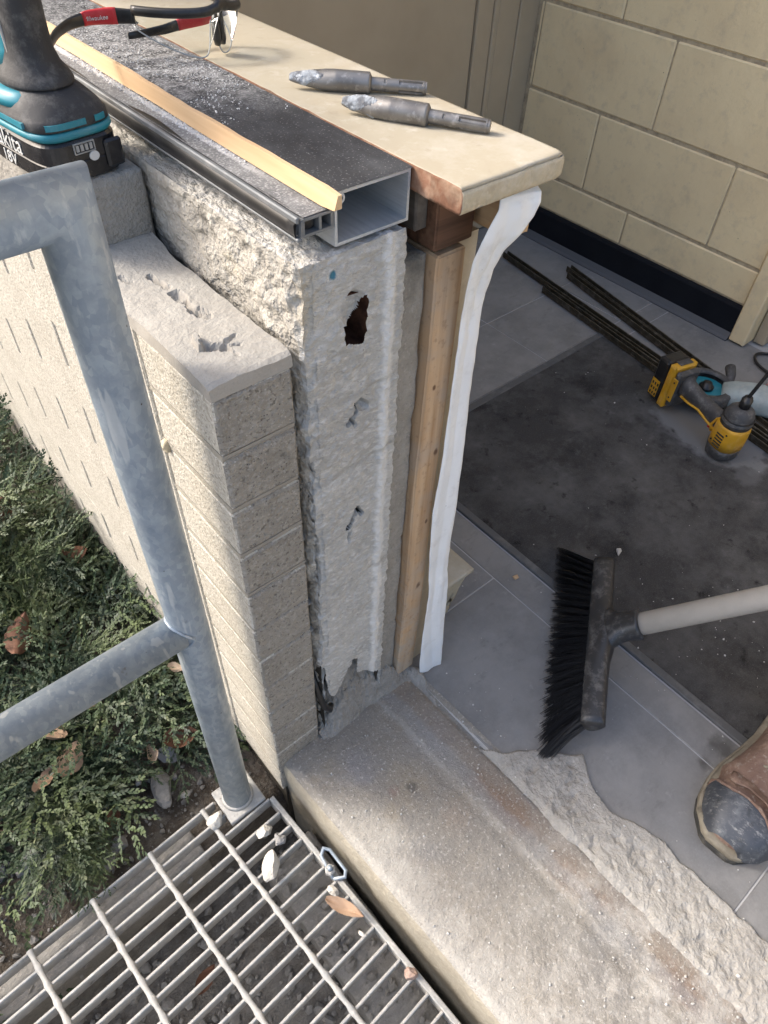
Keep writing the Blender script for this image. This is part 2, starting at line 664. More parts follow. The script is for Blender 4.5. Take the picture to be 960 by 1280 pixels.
    m.mix(band(0.420, 0.022, 0.45), (0.20, 0.158, 0.125))
    m.mix(band(0.392, 0.014, 0.55), (0.235, 0.233, 0.23))
    m.mix(band(0.377, 0.0045, 0.32), (0.36, 0.345, 0.315))
    m.spot((0.09, 0.085, 0.078), 0.325, 0.262, 0.011, 'xy', 0.6, 0.7, 160, 0.8)
    dust = m.ramp(m.math('ADD', m.math('MULTIPLY', m.math('ABSOLUTE', m.math('SUBTRACT', m.axis(0), 0.225)), -9.0), m.noise(28, 5, 0.65)), 0.0, 0.42, 0, 0.85)
    m.mix(m.math('MULTIPLY', dust, m.ramp(m.axis(1), 0.38, 0.2, 0, 1)), (0.385, 0.368, 0.332))
    far = m.math('MULTIPLY', m.ramp(m.axis(1), 0.16, -0.1, 0, 1), m.ramp(m.noise(20, 6, 0.7), 0.46, 0.6, 0, 0.8))
    m.mix(far, (0.385, 0.368, 0.335))
    m.mix(m.ramp(m.noise(220, 3), 0.57, 0.68, 0, 0.6), (0.46, 0.445, 0.41))
    m.mix(m.ramp(m.noise(190, 3), 0.60, 0.7, 0, 0.5), (0.15, 0.14, 0.125))
    m.bump(m.noise(90, 5, 0.7), 0.7, 0.004)
    M['threshold'] = m.done()
    m = concrete('beige_kerb', (0.34, 0.31, 0.25), (0.24, 0.215, 0.17), (0.43, 0.40, 0.335), 200, 0.8, 0.002, big=14)
    M['kerb'] = m.done()
    m = concrete('crusty_mortar', (0.315, 0.30, 0.272), (0.205, 0.195, 0.175), (0.43, 0.415, 0.385), 260, 0.9, 0.002, big=30)
    M['crust'] = m.done()
    # tiles, mat, cream wall
    m = Mat('grey_tile', 0.62, spec=0.4).base((0.222, 0.220, 0.216))
    m.mottle((0.155, 0.154, 0.152), 5, 0.42, 0.64, 7, 0.95, rough=0.72)
    m.mottle((0.265, 0.263, 0.256), 17, 0.5, 0.72, 6, 0.6, rough=0.7)
    m.mottle((0.29, 0.284, 0.272), 4, 0.56, 0.72, 6, 0.5, rough=0.7)
    m.mottle((0.21, 0.21, 0.212), 300, 0.5, 0.7, 2, 0.5)
    m.mottle((0.115, 0.114, 0.112), 13, 0.58, 0.72, 6, 0.6, m.coords((1, 2.4, 1), (0, 0, 0.7)), 0.75)
    m.mottle((0.36, 0.355, 0.345), 30, 0.6, 0.74, 6, 0.5, rough=0.75)
    m.specks((0.42, 0.42, 0.42), 90, 0.07, 0.6, 0.8)
    m.spot((0.07, 0.068, 0.064), 0.745, -0.005, 0.03, 'xy', 0.8, 0.8, 60, 0.8)
    m.spot((0.06, 0.058, 0.055), 0.70, 0.0, 0.014, 'xy', 0.9, 0.8, 90, 0.6)
    m.rough(m.noise(12, 4), 0.5, 0.75)
    m.bump(m.noise(500, 2), 0.15, 0.0005)
    M['tile'] = m.done()
    m = concrete('pale_grout', (0.40, 0.40, 0.40), (0.3, 0.3, 0.3), (0.36, 0.36, 0.36), 400, 0.3, 0.001)
    M['tile_grout'] = m.done()
    m = Mat('dusty_dark_mat', 0.85, spec=0.25).base((0.040, 0.0395, 0.0395))
    m.mottle((0.105, 0.104, 0.102), 5, 0.42, 0.66, 7, 0.85, rough=0.72)
    m.mottle((0.014, 0.014, 0.015), 9, 0.56, 0.7, 5, 0.8)
    m.mottle((0.135, 0.134, 0.131), 23, 0.57, 0.75, 6, 0.5, rough=0.7)
    m.mottle((0.010, 0.010, 0.010), 26, 0.60, 0.70, 5, 0.85, rough=0.65)
    m.mottle((0.10, 0.10, 0.102), 420, 0.52, 0.72, 3, 0.55)
    m.spot((0.17, 0.172, 0.176), 1.385, 0.43, 0.085, 'xy', 0.22, 0.9, 26, 0.4, 0.55)
    m.spot((0.11, 0.112, 0.115), 1.33, 0.30, 0.035, 'xy', 0.4, 0.7, 50, 0.4)
    m.specks((0.40, 0.40, 0.39), 60, 0.055, 0.585, 0.9)
    m.bump(m.noise(350, 3), 0.5, 0.0015)
    M['mat'] = m.done()
    m = Mat('mat_edge', 0.6, spec=0.4).base((0.085, 0.087, 0.09)).mottle((0.15, 0.15, 0.15), 30, 0.5, 0.7, 5, 0.8)
    M['mat_edge'] = m.done()
    m = Mat('cream_paint', 0.55, spec=0.35).base((0.78, 0.64, 0.395))
    m.mottle((0.69, 0.55, 0.335), 5, 0.4, 0.7, 5, 0.8)
    m.mottle((0.52, 0.43, 0.30), 26, 0.52, 0.72, 6, 0.55, rough=0.7)
    m.mottle((0.33, 0.29, 0.23), 3.5, 0.58, 0.75, 6, 0.35, rough=0.7)
    m.specks((0.22, 0.18, 0.12), 55, 0.085, 0.53, 0.8)
    m.bump(m.noise(60, 4, 0.6), 0.4, 0.003)
    m.bump(m.noise(240, 3), 0.25, 0.001)
    M['cream'] = m.done()
    m = Mat('cream_joint', 0.7).base((0.46, 0.38, 0.26)).mottle((0.28, 0.23, 0.16), 60, 0.45, 0.7)
    M['cream_joint'] = m.done()
    m = Mat('taupe_paint', 0.5, spec=0.4).base((0.42, 0.345, 0.24)).mottle((0.375, 0.305, 0.21), 5, 0.4, 0.7)
    M['taupe'] = m.done()
    m = Mat('black_rubber_base', 0.6, spec=0.2).base((0.006, 0.007, 0.011)).mottle((0.010, 0.012, 0.016), 12, 0.4, 0.7)
    M['cove'] = m.done()
    m = Mat('grey_toe', 0.6).base((0.09, 0.093, 0.10))
    M['toe'] = m.done()
    # metals
    m = Mat('galvanised_steel', 0.42, 0.35, 0.5).base((0.25, 0.30, 0.355))
    cell = m.n('ShaderNodeTexVoronoi', feature='F1')
    cell.inputs['Scale'].default_value = 190
    m.l(m.coords((1, 1, 0.6)), cell.inputs['Vector'])
    bw = m.n('ShaderNodeRGBToBW')
    m.l(cell.outputs['Color'], bw.inputs[0])
    m.mix(m.ramp(bw.outputs[0], 0.25, 0.75, 0, 0.6), (0.375, 0.425, 0.465))
    m.mottle((0.175, 0.22, 0.275), 26, 0.45, 0.68, 6, 0.75, rough=0.7)
    m.mottle((0.50, 0.53, 0.55), 110, 0.60, 0.70, 5, 0.45, m.coords((1, 1, 0.25), (0.4, 0.6, 0)))
    m.mottle((0.52, 0.55, 0.56), 60, 0.62, 0.66, 2, 0.6, m.coords((1.0, 1, 0.12), (0.9, 0.4, 0.3)))
    m.mottle((0.10, 0.085, 0.07), 48, 0.67, 0.74, 5, 0.6)
    m.specks((0.06, 0.045, 0.035), 75, 0.09, 0.56, 0.95)
    m.rough(m.noise(40, 5), 0.38, 0.6)
    m.bump(m.noise(55, 4), 0.15, 0.001)
    M['galv'] = m.done()
    m = Mat('dusty_galvanised', 0.7, 0.15, 0.4).base((0.36, 0.352, 0.33))
    m.mottle((0.30, 0.31, 0.31), 40, 0.45, 0.7, 5, 0.9)
    m.mottle((0.50, 0.485, 0.45), 90, 0.52, 0.7, 4, 0.8)
    m.mottle((0.16, 0.15, 0.135), 70, 0.62, 0.74, 4, 0.8)
    m.bump(m.noise(160, 4), 0.5, 0.002)
    M['grate'] = m.done()
    m = Mat('mill_aluminium', 0.5, 0.35, 0.5).base((0.50, 0.52, 0.535)).mottle((0.36, 0.38, 0.40), 22, 0.4, 0.7, 5, 0.7, m.coords((4, 0.6, 4)))
    m.mottle((0.5, 0.5, 0.5), 60, 0.6, 0.72, 5, 0.7, m.coords((1, 0.3, 1)))
    m.rough(m.noise(30, 4), 0.4, 0.6)
    M['alu'] = m.done()
    m = Mat('grey_channel_metal', 0.6, 0.3, 0.4).base((0.16, 0.17, 0.178)).mottle((0.27, 0.27, 0.27), 40, 0.45, 0.7, 5, 0.8)
    M['chan'] = m.done()
    m = Mat('dusty_membrane', 0.7, spec=0.4).base((0.022, 0.023, 0.026))
    m.mottle((0.075, 0.078, 0.083), 16, 0.45, 0.7, 7, 0.8, m.coords((1, 0.5, 1), (0, 0, 0.5)), 0.7)
    m.mottle((0.30, 0.30, 0.30), 42, 0.62, 0.76, 6, 0.6, m.coords((1.3, 0.7, 1), (0, 0, 0.9)), 0.7)
    dz = m.math('MULTIPLY', m.ramp(m.axis(1), 0.56, 0.72, 0, 1), m.ramp(m.axis(1), 1.15, 0.75, 0.4, 1))
    m.mix(m.math('MULTIPLY', dz, m.ramp(m.noise(60, 6, 0.75), 0.42, 0.66, 0, 0.85)), (0.36, 0.36, 0.36))
    m.mix(m.math('MULTIPLY', dz, m.ramp(m.noise(420, 2, 0.6), 0.52, 0.62, 0, 0.7)), (0.50, 0.50, 0.50))
    m.mix(m.ramp(m.noise(500, 2), 0.62, 0.7, 0, 0.35), (0.4, 0.4, 0.4))
    m.bump(m.noise(34, 4), 0.25, 0.002)
    M['membrane'] = m.done()
    m = Mat('dusty_felt', 0.9, spec=0.2).base((0.135, 0.135, 0.135)).mottle((0.25, 0.25, 0.245), 30, 0.42, 0.68, 6, 0.8, None, 0.7)
    m.mix(m.ramp(m.noise(480, 2), 0.52, 0.66, 0, 0.8), (0.35, 0.35, 0.345))
    sx = m.math('ADD', m.math('ABSOLUTE', m.math('SUBTRACT', m.axis(0), 0.3062)), m.math('MULTIPLY', m.math('SUBTRACT', m.noise(90, 5, 0.7), 0.5), 0.012))
    m.mix(m.math('MULTIPLY', m.ramp(sx, 0.0045, 0.0015, 0, 0.9), m.ramp(m.axis(1), 0.47, 0.56, 0, 1)), (0.52, 0.52, 0.51))
    M['felt'] = m.done()
    m = Mat('black_rubber', 0.4, spec=0.5).base((0.013, 0.013, 0.014)).mottle((0.06, 0.06, 0.06), 25, 0.5, 0.75, 5, 0.6)
    M['rubber'] = m.done()
    m = Mat('chisel_steel', 0.33, 0.75, 0.4).base((0.22, 0.213, 0.205)).mottle((0.14, 0.133, 0.128), 50, 0.42, 0.68, 5, 0.9)
    m.mottle((0.4, 0.39, 0.38), 150, 0.55, 0.7, 3, 0.6)
    m.rough(m.noise(60, 4), 0.38, 0.6)
    M['steel'] = m.done()
    m = Mat('cement_dust_crust', 0.95, spec=0.15).base((0.33, 0.355, 0.38)).mottle((0.14, 0.145, 0.155), 110, 0.42, 0.6, 5).mottle((0.55, 0.57, 0.59), 160, 0.56, 0.68, 4)
    m.bump(m.noise(300, 3), 0.8, 0.002)
    M['dustcrust'] = m.done()
    # wood
    def wood(name, c, dark, light, along, sc=40, rough=0.7):
        s = [9, 9, 9]
        s['xyz'.index(along)] = 0.45
        m = Mat(name, rough, spec=0.25).base(c)
        v = m.coords(tuple(s))
        m.mottle(dark, sc * 0.55, 0.45, 0.7, 3, 0.85, v)
        m.mottle(light, sc * 0.3, 0.5, 0.7, 3, 0.6, v)
        m.mottle(dark, 9, 0.55, 0.75, 4, 0.4)
        m.bump(m.noise(sc * 0.7, 3, 0.6, v), 0.3, 0.001)
        return m
    m = wood('batten_pine', (0.47, 0.315, 0.185), (0.33, 0.20, 0.105), (0.57, 0.42, 0.275), 'z', 24)
    m.mottle((0.36, 0.31, 0.26), 20, 0.52, 0.7, 5, 0.45)
    for (x, z, r) in ((0.452, 0.50, 0.004), (0.449, 0.243, 0.005), (0.438, 0.60, 0.003), (0.45, 0.38, 0.003)):
        m.spot((0.10, 0.045, 0.02), x, z, r, 'xz', 0.5, 0.9, 200, 0.3, 0.6)
    m.mix(m.math('MULTIPLY', m.ramp(m.axis(2), 0.40, 0.05, 0.1, 0.8), m.ramp(m.noise(45, 6, 0.7), 0.38, 0.6, 0, 1)), (0.40, 0.35, 0.29))
    m.mottle((0.24, 0.155, 0.095), 130, 0.58, 0.7, 4, 0.5)
    M['pine'] = m.done()
    M['dark_wood'] = wood('old_dark_timber', (0.135, 0.07, 0.042), (0.06, 0.032, 0.02), (0.20, 0.12, 0.075), 'x', 26).done()
    M['grey_wood'] = wood('grey_timber', (0.095, 0.082, 0.072), (0.05, 0.043, 0.038), (0.16, 0.145, 0.13), 'y', 26).done()
    M['strip_wood'] = wood('pale_shim_wood', (0.60, 0.42, 0.25), (0.50, 0.33, 0.18), (0.68, 0.50, 0.32), 'y', 16).done()
    M['end_wood'] = wood('timber_end', (0.52, 0.36, 0.21), (0.36, 0.22, 0.12), (0.62, 0.45, 0.28), 'y', 22).done()
    # sill stone
    m = Mat('cream_sill_stone', 0.62, spec=0.35).base((0.39, 0.347, 0.262))
    m.mottle((0.36, 0.31, 0.225), 9, 0.42, 0.66, 6, 0.85, rough=0.7)
    m.mottle((0.455, 0.422, 0.35), 14, 0.48, 0.66, 6, 0.8, rough=0.7)
    m.mottle((0.30, 0.255, 0.185), 55, 0.6, 0.72, 5, 0.6)
    m.mottle((0.55, 0.52, 0.45), 40, 0.58, 0.74, 6, 0.6, rough=0.7)
    m.specks((0.33, 0.24, 0.14), 120, 0.10, 0.58, 0.6)
    m.bump(m.noise(70, 4), 0.15, 0.001)
    M['sill'] = m.done()
    m = Mat('stained_sill_edge', 0.85, spec=0.2).base((0.19, 0.098, 0.062)).mottle((0.33, 0.25, 0.18), 40, 0.5, 0.7, 5, 0.8)
    m.mottle((0.07, 0.04, 0.028), 26, 0.5, 0.7, 4, 0.8)
    m.bump(m.noise(120, 3), 0.6, 0.002)
    M['sill_edge'] = m.done()
    m = concrete('sill_broken', (0.46, 0.40, 0.29), (0.33, 0.275, 0.19), (0.56, 0.50, 0.40), 160, 0.9, 0.002, big=22)
    M['sill_front'] = m.done()
    m = Mat('white_flashing', 0.42, spec=0.5).base((0.80, 0.81, 0.815)).mottle((0.70, 0.71, 0.72), 14, 0.5, 0.75, 4, 0.5)
    m.specks((0.35, 0.34, 0.33), 80, 0.09, 0.55, 0.7)
    m.mottle((0.60, 0.595, 0.58), 40, 0.54, 0.70, 6, 0.5, None, 0.72)
    m.b.inputs['Subsurface Weight'].default_value = 0.0
    M['tape'] = m.done()
    m = concrete('plaster', (0.5, 0.46, 0.38), (0.42, 0.38, 0.31), (0.58, 0.54, 0.46), 200, 0.3, 0.001)
    M['plaster'] = m.done()
    # plastics
    def plain(name, c, rough=0.45, spec=0.45, metal=0.0, var=0.75, bump=0.0, dusty=0.0):
        m = Mat(name, rough, metal, spec).base(c)
        m.mottle(tuple(x * var for x in c), 30, 0.4, 0.7, 4, 0.8)
        if dusty:
            m.mix(m.ramp(m.noise(55, 6, 0.72), 0.5, 0.72, 0, dusty), (0.42, 0.41, 0.39))
        if bump:
            m.bump(m.noise(700, 2), bump, 0.0006)
        m.rough(m.noise(25, 4), rough * 0.85, min(1, rough * 1.2))
        return m.done()
    M['teal'] = plain('teal_plastic', (0.015, 0.19, 0.25), 0.42, 0.45, dusty=0.15)
    M['grip'] = plain('dark_rubber_grip', (0.030, 0.031, 0.034), 0.6, 0.35, bump=0.3, dusty=0.18)
    M['batt'] = plain('black_battery_plastic', (0.008, 0.009, 0.012), 0.25, 0.5, dusty=0.06)
    M['white'] = plain('white_print', (0.62, 0.62, 0.60), 0.6, var=0.8)
    M['lightgrey'] = plain('grey_plastic', (0.30, 0.30, 0.29), 0.6, var=0.8)
    M['red'] = plain('red_plastic', (0.50, 0.022, 0.028), 0.4, var=0.8, dusty=0.1)
    M['black'] = plain('black_plastic', (0.014, 0.014, 0.015), 0.35, 0.5, dusty=0.05)
    M['yellow'] = plain('yellow_plastic', (0.58, 0.31, 0.02), 0.45, dusty=0.2)
    M['toolgrey'] = plain('dark_tool_plastic', (0.055, 0.056, 0.06), 0.55, dusty=0.25)
    M['paleblue'] = plain('dusty_pale_casing', (0.33, 0.385, 0.385), 0.7, var=0.7, dusty=0.5)
    M['bronze'] = plain('bronze_rod_metal', (0.060, 0.050, 0.034), 0.5, 0.5, 0.5, 0.6, dusty=0.25)
    M['brass'] = plain('brass_tip', (0.45, 0.30, 0.10), 0.35, metal=0.8)
    M['bristle'] = plain('black_bristle', (0.026, 0.027, 0.031), 0.42, 0.6)
    M['broomhead'] = plain('scuffed_black_plastic', (0.026, 0.027, 0.030), 0.38, 0.55, dusty=0.28)
    M['handle'] = plain('dusty_handle', (0.42, 0.40, 0.37), 0.6, var=0.85, dusty=0.3)
    m = Mat('dry_leather', 0.8, spec=0.25).base((0.175, 0.118, 0.094))
    m.mottle((0.13, 0.08, 0.06), 20, 0.42, 0.68, 5, 0.8)
    m.mottle((0.36, 0.26, 0.20), 38, 0.5, 0.72, 6, 0.75, rough=0.7)
    m.mottle((0.40, 0.36, 0.31), 120, 0.56, 0.72, 4, 0.5)
    m.bump(m.noise(45, 5, 0.65, m.coords((1, 2.2, 1))), 0.6, 0.004)
    m.bump(m.noise(260, 3), 0.3, 0.001)
    M['leather'] = m.done()
    m = Mat('bare_toe_cap', 0.5, 0.3, 0.5).base((0.055, 0.062, 0.075)).mottle((0.17, 0.18, 0.19), 35, 0.5, 0.72, 6, 0.8, rough=0.7)
    m.bump(m.noise(60, 4), 0.3, 0.002)
    m.mottle((0.30, 0.30, 0.29), 70, 0.54, 0.68, 6, 0.75, m.coords((3, 1, 1), (0, 0, 0.5)), 0.75)
    m.mottle((0.022, 0.025, 0.03), 45, 0.56, 0.7, 5, 0.8)
    M['toecap'] = m.done()
    m = Mat('dusty_sole', 0.9, spec=0.2).base((0.17, 0.15, 0.115)).mottle((0.30, 0.275, 0.22), 28, 0.45, 0.7, 5, 0.8)
    m.mottle((0.07, 0.062, 0.05), 40, 0.55, 0.72, 4, 0.7)
    m.bump(m.noise(140, 3), 0.5, 0.002)
    M['sole'] = m.done()
    m = Mat('rubber_outsole', 0.8, spec=0.3).base((0.035, 0.035, 0.033)).mottle((0.13, 0.12, 0.1), 40, 0.5, 0.72, 5, 0.8)
    M['outsole'] = m.done()
    m = Mat('work_denim', 0.95, spec=0.1).base((0.07, 0.075, 0.085)).mottle((0.16, 0.155, 0.15), 18, 0.45, 0.7, 5)
    M['denim'] = m.done()
    # vegetation and soil
    m = Mat('juniper_green', 0.55, spec=0.3).base((0.036, 0.060, 0.032))
    m.mottle((0.092, 0.120, 0.050), 7, 0.42, 0.60, 3, 0.9)
    m.mottle((0.017, 0.032, 0.023), 12, 0.48, 0.66, 3, 0.8)
    m.mottle((0.130, 0.145, 0.078), 60, 0.56, 0.68, 3, 0.8)
    m.mottle((0.095, 0.112, 0.094), 33, 0.55, 0.7, 3, 0.7)
    M['juniper'] = m.done()
    m = Mat('bark', 0.9, spec=0.2).base((0.10, 0.07, 0.048)).mottle((0.045, 0.032, 0.024), 60)
    M['bark'] = m.done()
    m = Mat('dusty_soil', 0.97, spec=0.12).base((0.115, 0.098, 0.08))
    m.mottle((0.045, 0.036, 0.028), 11, 0.44, 0.66, 5, 0.9)
    m.mottle((0.22, 0.205, 0.18), 21, 0.5, 0.7, 6, 0.8, rough=0.7)
    m.mottle((0.26, 0.25, 0.225), 190, 0.55, 0.7, 3, 0.5)
    m.mix(m.math('MULTIPLY', m.ramp(m.axis(1), 0.44, 0.40, 0, 1), m.ramp(m.noise(15, 5, 0.7), 0.35, 0.6, 0.25, 0.9)), (0.24, 0.23, 0.21))
    m.bump(m.noise(70, 5, 0.65), 0.9, 0.012)
    m.bump(m.noise(260, 3), 0.6, 0.003)
    M['soil'] = m.done()
    M['pit'] = concrete('dusty_concrete', (0.29, 0.28, 0.26), (0.20, 0.19, 0.17), (0.40, 0.385, 0.355), 240, 0.8, 0.002, big=18).done()
    M['footmortar'] = concrete('broken_mortar', (0.275, 0.26, 0.235), (0.17, 0.16, 0.143), (0.39, 0.375, 0.345), 200, 1.0, 0.004, big=34).done()
    M['rubble'] = concrete('rubble', (0.29, 0.28, 0.26), (0.17, 0.16, 0.145), (0.37, 0.355, 0.32), 200, 0.7, 0.002, big=30).done()
    M['chunk'] = concrete('pale_rubble', (0.50, 0.475, 0.42), (0.38, 0.355, 0.31), (0.60, 0.58, 0.54), 240, 0.8, 0.002, big=40).done()
    M['greychunk'] = concrete('grey_rubble', (0.26, 0.255, 0.25), (0.19, 0.185, 0.18), (0.36, 0.355, 0.35), 240, 0.6, 0.002, big=30).done()
    M['pinkchunk'] = concrete('pinkish_rubble', (0.33, 0.235, 0.19), (0.22, 0.155, 0.125), (0.42, 0.33, 0.28), 240, 0.7, 0.002, big=40).done()
    for nm, c, d, lt in (('leaf_tan', (0.36, 0.245, 0.165), (0.24, 0.15, 0.095), (0.47, 0.35, 0.25)),
                         ('leaf_rust', (0.165, 0.082, 0.052), (0.09, 0.045, 0.03), (0.25, 0.145, 0.095)),
                         ('leaf_pale', (0.46, 0.36, 0.27), (0.34, 0.25, 0.18), (0.55, 0.46, 0.37))):
        m = Mat(nm, 0.75, spec=0.25).base(c).mottle(d, 45, 0.45, 0.7, 4, 0.8).mottle(lt, 28, 0.5, 0.72, 4, 0.7)
        m.specks((0.08, 0.04, 0.02), 190, 0.14, 0.58, 0.8)
        M[nm] = m.done()
    m = concrete('dust_crumb', (0.48, 0.47, 0.45), (0.34, 0.33, 0.31), (0.62, 0.61, 0.59), 300, 0.3, 0.001)
    M['crumb'] = m.done()
    m = concrete('white_cement', (0.66, 0.655, 0.64), (0.55, 0.545, 0.53), (0.74, 0.735, 0.72), 300, 0.3, 0.001)
    M['whitecrumb'] = m.done()
    # clear lens
    mm = bpy.data.materials.new('clear_lens')
    mm.use_nodes = True
    t = mm.node_tree
    t.nodes.clear()
    o = t.nodes.new('ShaderNodeOutputMaterial')
    tr = t.nodes.new('ShaderNodeBsdfTransparent')
    tr.inputs[0].default_value = (0.86, 0.885, 0.89, 1)
    gl = t.nodes.new('ShaderNodeBsdfGlossy')
    gl.inputs['Roughness'].default_value = 0.08
    lw = t.nodes.new('ShaderNodeFresnel')
    lw.inputs['IOR'].default_value = 1.5
    mx = t.nodes.new('ShaderNodeMixShader')
    t.links.new(lw.outputs[0], mx.inputs[0])
    t.links.new(tr.outputs[0], mx.inputs[1])
    t.links.new(gl.outputs[0], mx.inputs[2])
    t.links.new(mx.outputs[0], o.inputs[0])
    M['lens'] = mm
    m = Mat('lens_edge_plastic', 0.25, spec=0.6).base((0.30, 0.32, 0.33))
    M['lens_edge'] = m.done()
    return M


M = build_mats()

# ================================================================== SETTING
GA = R(3.0)                                     # grating and threshold sit about 3 degrees off the wall


def nonuni(a, b, step, far):
    core = list(np.arange(a, b + 1e-6, step))
    return [v for v in far if v < a - 0.01] + core + [v for v in far if v > b + 0.01]


def ground_h(P):
    x, y = P[:, 0], P[:, 1]
    n = 0.012 * fbm(P, 9, 3, 3) + 0.006 * fbm(P, 40, 3, 4)
    edge = 0.47 + 0.052 * (x - 0.16)
    pit = (np.clip((edge - 0.045 - y) / 0.01, 0, 1)) * (y > -0.75) * (x > -1.0) * (x < 0.3)
    lift = 0.05 * np.exp(-(((x + 0.30) / 0.35) ** 2 + ((y - 1.15) / 0.45) ** 2))
    out = -0.145 + n + lift
    low = -0.265 + 1.3 * n + 0.035 * np.clip((x + 0.02) / 0.12, 0, 1) * np.clip((0.32 - y) / 0.1, 0, 1)
    h = out * (1 - pit) + low * pit
    farw = np.clip((np.maximum(np.abs(x + 0.4), np.abs(y - 0.6)) - 2.2) / 3, 0, 1)
    h = h * (1 - farw) + (-0.30) * farw
    under = (x > 0.2)
    return np.where(under, -0.32, h)


xs = nonuni(-1.0, 0.215, 0.011, [-80, -40, -15, -6, -3, -2, -1.5, -1.2, 0.6, 1.5, 3, 8, 25, 80])
ys = nonuni(-0.8, 1.9, 0.011, [-80, -40, -15, -6, -3, -2, -1.3, -1, 2.3, 3, 5, 10, 30, 80])
V, F = heightfield(np.array(xs), np.array(ys), ground_h)
tag(mesh_obj('ground', V, F, M['soil'], smooth=True), kind='structure')

V, F = rough_box((-7.0, 7.0, -9.0, -1.15, -0.34, -0.10), 0.5, 0.004, 2, 6)  # pale slab added out of view to bounce sunlight into the porch
M['path'] = concrete('bounce_slab_concrete', (0.42, 0.41, 0.38), (0.34, 0.33, 0.30), (0.5, 0.49, 0.46), 60, 0.4, 0.002, big=2).done()
tag(mesh_obj('path', V, F, M['path']), kind='structure')
# concrete ledges under the grating
o = tag(mesh_obj('pit_edge', *rough_box((-1.0, 0.045, 0.422, 0.482, -0.34, -0.128), 0.02, 0.003, 20, 4), M['pit'], smooth=True), kind='structure')
o.rotation_euler = (0, 0, GA)
o.location = (0.0245 + 0.0, -0.008, 0)
o = tag(mesh_obj('pit_ledge', *rough_box((0.108, 0.199, -0.9, 0.36, -0.34, -0.168), 0.02, 0.004, 20, 9), M['pit'], smooth=True), kind='structure')

# gravel in the pit
pts = []
for _ in range(2300):
    x, y = rng.uniform(-0.55, 0.19), rng.uniform(-0.2, 0.42)
    pts.append((x, y))
pts = np.array(pts)
P3 = np.column_stack([pts, np.zeros(len(pts))])
z = ground_h(P3)
z = np.where((pts[:, 0] > 0.112) & (pts[:, 1] < 0.35), -0.168, z)
clump = fbm(P3, 7, 2, 8) > -0.25
V, F = crumbs(np.column_stack([pts, z])[clump], 0.0025, 0.013, 3)
tag(mesh_obj('gravel', V, F, M['rubble']), 'loose grey gravel and rubble lying in the pit under the grating', kind='stuff')
pts = np.column_stack([rng.uniform(-0.35, 0.17, 700), rng.uniform(0.475, 0.75, 700), np.zeros(700)])
pts[:, 2] = ground_h(pts)
V, F = crumbs(pts, 0.0015, 0.008, 13)
tag(mesh_obj('soil_gravel', V, F, M['rubble']), 'fine stones scattered on the bare soil beside the grating', kind='stuff')


# threshold slab
def thr_h(P):
    x, y = P[:, 0], P[:, 1]
    h = 0.0022 * fbm(P, 14, 3, 21) + 0.0007 * fbm(P, 120, 3, 22)
    far = np.clip((0.15 - y) / 0.3, 0, 1)
    h += far * 0.0016 * fbm(P, 60, 3, 23)
    xr = x - 0.378 - 0.004 * vn(P, 10, 5)
    h += 0.0009 * np.exp(-(xr / 0.0035) ** 2) * (0.6 + fbm(P, 30, 2, 14)) - 0.0016 * np.exp(-((xr + 0.010) / 0.008) ** 2)   # old frame line
    h -= 0.006 * np.exp(-((x - 0.444) / 0.006) ** 2)
    r = np.clip((0.212 - x) / 0.012, 0, 1)
    h -= 0.009 * r ** 2.0 * (1 + 0.5 * fbm(P, 45, 2, 6))
    return h


tx = np.arange(0.2, 0.462, 0.0028)
ty = np.arange(-0.9, 0.420, 0.0034)
V, F = heightfield(tx, ty, thr_h)
nx = len(tx)
ny = len(ty)
# skirt down the left side
left = np.arange(ny) * nx
sk = []
for k, (dx, zz) in enumerate(((-0.0022, -0.022), (-0.003, -0.045), (0.0, -0.07), (0.002, -0.12), (0.004, -0.2), (0.006, -0.33))):
    S = V[left].copy()
    S[:, 0] += dx
    S[:, 2] = zz
    S[:, 0] += 0.003 * fbm(S, 22, 3, 31)
    sk.append(S)
Vall = np.concatenate([V] + sk)
F2 = list(map(tuple, F))
midx = [0] * len(F2)
cols = [left] + [len(V) + k * ny + np.arange(ny) for k in range(len(sk))]
for k in range(len(sk)):
    a, b = cols[k], cols[k + 1]
    for j in range(ny - 1):
        F2.append((a[j], a[j + 1], b[j + 1], b[j]))
        midx.append(1)
o = mesh_obj('threshold', Vall, F2, [M['threshold'], M['kerb']], smooth=True, midx=midx)
o.rotation_euler = (0, 0, R(2.3))
o.location = (0.2 - 0.2 * math.cos(R(2.3)) + 0.394 * math.sin(R(2.3)), 0.394 - 0.2 * math.sin(R(2.3)) - 0.394 * math.cos(R(2.3)), 0)
tag(o, kind='structure')

# crusty mortar strip where the floor was cut back
edge = [(0.458, 0.425), (0.47, 0.40), (0.452, 0.355), (0.447, 0.33), (0.443, 0.30), (0.445, 0.272), (0.452, 0.245), (0.468, 0.215), (0.495, 0.196),
        (0.515, 0.176), (0.55, 0.148), (0.563, 0.128), (0.545, 0.104), (0.534, 0.078), (0.527, 0.05), (0.537, 0.02), (0.546, -0.01), (0.556, -0.03),
        (0.551, -0.055), (0.555, -0.08), (0.55, -0.105), (0.556, -0.13), (0.549, -0.15), (0.553, -0.19), (0.546, -0.24), (0.556, -0.3), (0.55, -0.42), (0.553, -0.9)]
poly = edge + [(0.40, -0.9), (0.40, 0.425)]


